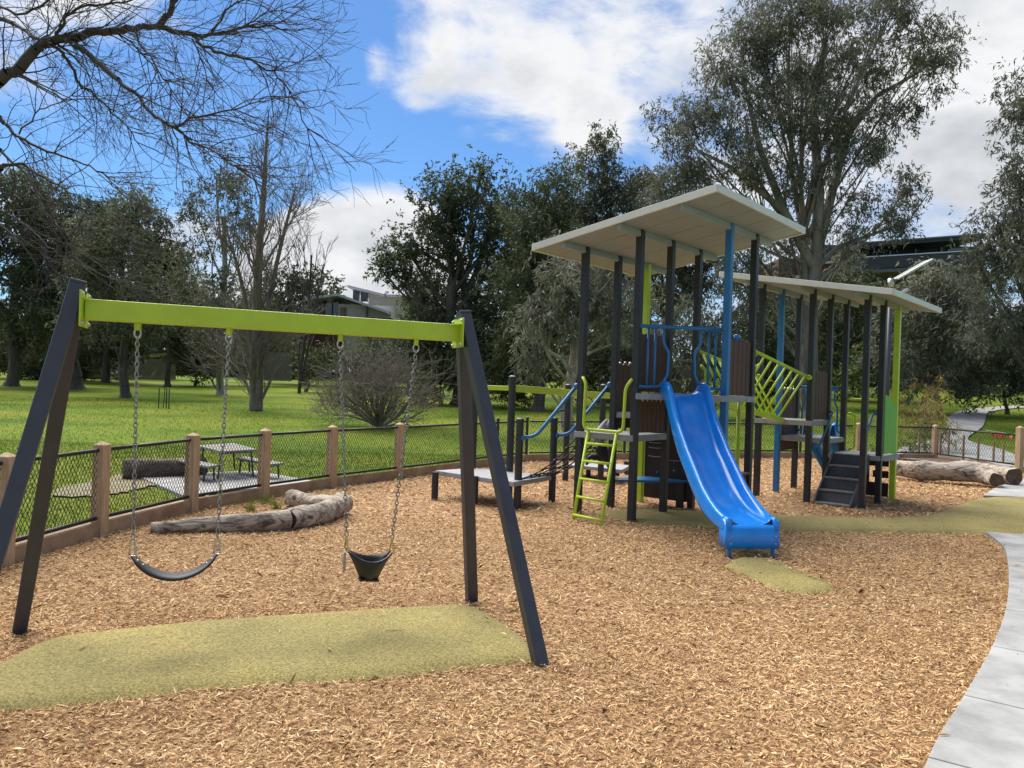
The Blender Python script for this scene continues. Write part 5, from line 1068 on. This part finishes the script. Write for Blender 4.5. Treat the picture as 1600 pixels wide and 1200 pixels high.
# grass tufts behind the edging log
tl = ['grass tuft left of the pale log stub', 'grass tuft touching the pale log stub', 'dry grass tuft behind the long grey log', 'small tuft at the fence kerb']
for (u, v), lb_ in zip(((432, 795), (456, 790), (392, 800), (415, 788)), tl):
    p = onz(u, v); n = 60; a = rng.uniform(0, 6.28, n); r = rng.random(n) * .08; h = rng.uniform(.1, .24, n); ln = rng.normal(0, .09, (n, 2))
    b0_ = np.stack([p.x + np.cos(a) * r, p.y + np.sin(a) * r, np.zeros(n)], -1); w = np.stack([np.cos(a + 1.5), np.sin(a + 1.5), 0 * a], -1) * .005; tp_2 = b0_ + np.stack([ln[:, 0], ln[:, 1], h], -1)
    tag(np_obj('grass_tuft', np.stack([b0_ - w, b0_ + w, tp_2], 1).reshape(-1, 3), np.arange(n * 3).reshape(-1, 3), BLADE, origin=(p.x, p.y, 0), col=np.clip(rng.normal(.6, .2, n), 0, 1)), lb_, 'grass tuft', 'grass tufts by the logs')

# ------------------------------------------------------------------ houses and far fences
WALL = mat('beige_render', (.62, .57, .48), .85, var=.08, vscale=2); GLASS = mat('window_glass', (.03, .04, .045), .08, spec=.8); ROOFG = mat('grey_metal_roof', (.50, .51, .53), .5, var=.1, vscale=1.5)
STONE = mat('stone_pier', (.25, .17, .12), .9, var=.35, vscale=3, bump=.4, bscale=8); DTIM = mat('dark_timber_wall', (.085, .03, .022), .75, var=.2, vscale=3); BLACKB = mat('dark_cladding', (.026, .028, .036), .5, var=.2, vscale=1.5)
PALE = mat('grey_palings', (.20, .175, .15), .9, var=.25, vscale=6, stretch=(3, 3, .4)); BRICK = mat('red_brick', (.13, .06, .048), .9, var=.2, vscale=4)
Yh = 72.0
def pxbox(par, name, u0, v0, u1, v1, Y, dep, m, **kw):
    a, b = at(u0, v1, Y), at(u1, v0, Y); return MB().box(((a.x + b.x) / 2, Y + dep / 2, (a.z + b.z) / 2), b.x - a.x, dep, b.z - a.z).build(name, m, par, **kw)
hs = thing('hillside_house', 'low split level house with gabled and skillion roofs on the far rise', 'house', (at(540, 580, Yh).x, Yh, tz(at(540, 580, Yh).x, Yh)))
pxbox(hs, 'wall', 528, 478, 612, 505, Yh + .5, 8, WALL); pxbox(hs, 'upper_wall', 575, 461, 628, 490, Yh + 3, 8, WALL); pxbox(hs, 'lower_wall', 470, 512, 535, 541, Yh + .6, 7, DTIM); pxbox(hs, 'base_wall', 400, 515, 470, 545, Yh + 1.0, 6, STONE); pxbox(hs, 'side_wall', 535, 505, 640, 560, Yh + 1.2, 6, WALL)
pxbox(hs, 'inner_wall', 489, 470, 530, 500, Yh + 2.4, 5, GLASS)
for u0, u1 in ((498, 507), (508, 519), (520, 529)): w = pxbox(hs, 'window', u0, 470, u1, 496, Yh + 1.6, .1, GLASS); pxbox(w, 'frame', u1 - .3, 470, u1 + .9, 496, Yh + 1.5, .25, DTIM)
for u0, u1 in ((551, 561), (563, 574)): w = pxbox(hs, 'window', u0, 453, u1, 471, Yh + 3.2, .1, GLASS); pxbox(w, 'frame', u1 - .2, 452, u1 + 1, 472, Yh + 3.1, .2, DTIM)
for u in (490, 535): pxbox(hs, 'pier', u - 4.5, 480, u + 5, 500, Yh + .2, .7, STONE)
pxbox(hs, 'post', 571, 474, 574, 500, Yh + .1, .3, STONE); pxbox(hs, 'balcony_slab', 478, 497, 612, 502, Yh - .8, 2.5, DTIM)
def slab_px(par, name, px, Y0, Y1, th, m):
    vs = [at(u, v, Y0) for u, v in px]; vs += [p + Vector((0, Y1 - Y0, 0)) for p in vs]; vs += [p + Vector((0, 0, th)) for p in vs]; 
    n = len(px); f = []
    for k in range(n - 1):
        a, b, c, d = k, k + 1, n + k + 1, n + k; o_ = 2 * n
        f += [[a, b, c, d], [d + o_, c + o_, b + o_, a + o_], [a, b, b + o_, a + o_], [d, c, c + o_, d + o_]]
    f += [[0, n, 3 * n, 2 * n], [n - 1, 2 * n - 1, 4 * n - 1, 3 * n - 1]]
    return MB().add(vs, f).build(name, m, par)
slab_px(hs, 'gable_roof', [(475, 469), (527, 462), (606, 490)], Yh - .6, Yh + 8, .22, ROOFG); slab_px(hs, 'skillion_roof', [(543, 449), (600, 463), (645, 466)], Yh + 2, Yh + 11, .22, ROOFG)
db = thing('dark_building', 'dark flat roofed building with a long balcony above the smaller tower', 'building', (at(1400, 560, 62).x, 62, tz(at(1400, 560, 62).x, 62) ))
pxbox(db, 'wall', 1330, 386, 1540, 440, 64, 10, BLACKB); pxbox(db, 'left_wing', 1283, 384, 1346, 413, 63, 9, BLACKB); pxbox(db, 'brick_wall', 1255, 412, 1330, 428, 61.5, 8, BRICK); pxbox(db, 'brick_pier', 1215, 405, 1256, 470, 62.5, 8, BRICK); pxbox(db, 'lower_wall', 1255, 428, 1540, 620, 64.5, 8, BLACKB)
slab_px(db, 'roof', [(1345, 386), (1540, 372)], 60.5, 75, .35, BLACKB); slab_px(db, 'roof_flashing', [(1343, 381), (1541, 366.5)], 60.3, 60.5, .12, mat('dark_flashing', (.10, .10, .11), .5))
slab_px(db, 'balcony_front', [(1330, 422), (1540, 410)], 60.2, 60.5, .95, BLACKB); slab_px(db, 'balcony_slab', [(1255, 432), (1540, 417)], 60, 64, .25, mat('slab_edge', (.12, .12, .13), .7)); slab_px(db, 'handrail', [(1330, 403.5), (1540, 391)], 60.1, 60.3, .07, STEEL)
for u in (1360, 1400, 1440, 1480): w = pxbox(db, 'window', u, 388, u + 30, 404, 63.9, .08, GLASS); pxbox(w, 'frame', u + 30, 386, u + 32, 406, 63.7, .25, ROOFG)
slab_px(db, 'sill', [(1283, 412), (1330, 409)], 61.2, 61.6, .15, ROOFG)
# roof crossing above the domed tree left side, paling fences
def palings(label, u0, v0, u1, v1, Y, vt0, vt1, m=PALE, step=.16):
    t_ = thing('paling_fence', label, 'fence', (at((u0 + u1) / 2, 600, Y).x, Y, tz(at((u0 + u1) / 2, 600, Y).x, Y))); a, b = at(u0, v0, Y), at(u1, v1, Y); n = min(150, int((b - a).length / step)); ta, tb = at(u0, vt0, Y), at(u1, vt1, Y)
    rail_ = MB().beam(a + Vector((0, .06, .5)), b + Vector((0, .06, .5)), .05, .1).beam(ta + Vector((0, .06, -.3)), tb + Vector((0, .06, -.3)), .05, .1).build('rail', m, t_)
    for k in range(n):
        f = (k + .5) / n; p = a.lerp(b, f); q = ta.lerp(tb, f); p.z -= .4
        MB().beam(p, q + Vector((0, random.uniform(-.01, .01), random.uniform(-.04, .02))), (b.x - a.x) / n * .9, .025, (0, 1, 0)).build('paling', m, t_, fix=False)
    return t_
palings('weathered grey paling fence at the far left behind the lawn', 155, 587, 275, 586, 73, 563, 560)
palings('grey paling fence below the hillside house', 372, 586, 456, 588, 66, 548, 551)
bw = thing('brick_wall', 'short red brick wall beside the far left paling fence', 'wall', at(142, 590, 72)); pxbox(bw, 'wall', 128, 566, 155, 592, 72, .3, BRICK); pxbox(bw, 'coping', 127, 563.5, 156, 566, 71.9, .5, PALE)
cpt = thing('carport', 'dark flat carport roof over the far left fence', 'carport', (at(245, 585, 75).x, 75, 1.3)); slab_px(cpt, 'roof', [(205, 556), (285, 549)], 74.5, 79, .25, BLACKB)
for u in (210, 257, 282): pxbox(cpt, 'post', u, 555, u + 2, 590, 74.8, .12, BLACKB)

# ------------------------------------------------------------------ child behind the ladder
def skin(name, m, par, chains, sub=2):
    """chains: list of [(point, radius)...]; the first point of every later chain may lie on an earlier point"""
    vs, es, rs, key = [], [], [], {}
    org = ORG[par.name]
    for ch in chains:
        prev = None
        for p, r in ch:
            k = (round(p.x, 4), round(p.y, 4), round(p.z, 4))
            if k not in key: key[k] = len(vs); vs.append(p - org); rs.append(r * KP)
            i = key[k]
            if prev is not None and prev != i: es.append((prev, i))
            prev = i
    me = bpy.data.meshes.new(name); me.from_pydata([tuple(v) for v in vs], es, []); o = link_mesh(name, me, m, par)
    sm = o.modifiers.new('skin', 'SKIN'); sm.use_smooth_shade = True
    for d, r in zip(me.skin_vertices[0].data, rs): d.radius = (r, r); d.use_root = False
    me.skin_vertices[0].data[0].use_root = True
    s_ = o.modifiers.new('sub', 'SUBSURF'); s_.levels = sub; s_.render_levels = sub; return o
Yp = 12.35; KP = Yp / 16.2
SKIN = mat('skin', (.42, .25, .17), .55); GREYJ = mat('grey_sweatshirt', (.26, .27, .30), .9, var=.15, vscale=15, bump=.2, bscale=60); DPANT = mat('charcoal_trousers', (.022, .024, .028), .85, var=.2, vscale=20); HAIR = mat('dark_hair', (.02, .014, .010), .6); SHOE = mat('black_shoe', (.015, .015, .016), .5)
q = lambda u, v, dy=0.0: at(u, v, Yp + dy * KP)
foot = q(958, 742, .05); pe = thing('person', 'child in grey sweatshirt and dark trousers leaning forward behind the lime ladder', 'person', Vector((foot.x, foot.y, .425)))
pelvis, waist, chest, neck, head = q(938, 695), q(938, 681), q(944, 665), q(954, 658), q(963, 656)
sh1, sh2 = q(948, 664, -.13), q(948, 664, .13)
hand1, hand2 = q(969, 667, -.10), q(970, 666, .12); el1, el2 = q(957, 670, -.16), q(958, 669, .17)
kn1 = q(950, 719, -.06); an1 = q(957, 737, -.02); kn2 = q(939, 716, .09); an2 = q(921, 712, .10)
body = skin('body', SKIN, pe, [[(pelvis, .095), (waist, .08), (chest, .095), (neck, .042), (head - (head - neck) * .35, .045), (head, .075), (head + (head - neck) * .5, .065)], [(chest, .095), (sh1, .042), (el1, .032), (hand1 - (hand1 - el1) * .2, .022), (hand1, .024)], [(chest, .095), (sh2, .042), (el2, .032), (hand2 - (hand2 - el2) * .2, .022), (hand2, .024)], [(pelvis, .095), (kn1, .045), (an1, .03)], [(pelvis, .095), (kn2, .045), (an2, .03)]])
for hd, el in ((hand1, el1), (hand2, el2)):
    dr = (hd - el).normalized(); sdv = dr.cross(Vector((0, 0, 1))).normalized()
    for k in range(5):
        o_ = (k - 1.5) * .014 * KP; st0 = hd + sdv * o_ + dr * (.015 if k < 4 else -.005); ln = (.032, .036, .034, .026, .022)[k] * KP
        dd = dr if k < 4 else (dr * .5 + sdv * .8).normalized()
        skin('finger', SKIN, body, [[(st0, .0075), (st0 + dd * ln * .5 + Vector((0, 0, .003)), .007), (st0 + dd * ln + Vector((0, 0, -.008)), .006)]], 1)
skin('sweatshirt', GREYJ, pe, [[(pelvis.lerp(waist, .35), .17), (waist, .19), (chest, .20), (chest.lerp(neck, .7), .10)], [(chest, .20), (sh1, .10), (el1, .075), (el1.lerp(hand1, .72), .05)], [(chest, .20), (sh2, .10), (el2, .075), (el2.lerp(hand2, .72), .05)]])
skin('trousers', DPANT, pe, [[(pelvis.lerp(waist, .4), .14), (pelvis, .15), (kn1, .085), (an1, .06)], [(pelvis, .15), (kn2, .085), (an2, .06)]])
hc = head + (head - neck) * .22; MB().ball(hc + Vector((-.012, 0, .012)), .094 * KP, 14, 10, (1.02, .95, 1.0)).build('hair', HAIR, pe, smooth=True)
fd = (hand1 - el1); fd.z = 0; fd.normalize(); fx = Vector((-fd.y, fd.x, 0)); fc = hc + fd * .085 * KP
MB().ball(fc + Vector((0, 0, -.015)), .02 * KP, 8, 6, (1, .7, 1)).build('nose', SKIN, body, smooth=True)
for k in (-1, 1):
    MB().ball(fc + fx * .03 * k * KP + Vector((0, 0, .008)) - fd * .006, .009 * KP, 8, 6).build('eye', HAIR, body, smooth=True); MB().ball(hc + fx * .092 * k * KP + Vector((0, 0, -.01)), .022 * KP, 8, 6, (.8, .5, 1.2)).build('ear', SKIN, body, smooth=True)
for a_, dr in ((an1, Vector((.9, .1, -.1))), (an2, Vector((-.35, .1, -.9)))):
    skin('shoe', SHOE, pe, [[(a_ - dr * .02 + Vector((0, 0, -.015)), .042), (a_ + dr * .06 + Vector((0, 0, -.03)), .042), (a_ + dr * .13 + Vector((0, 0, -.035)), .032)]], 1)
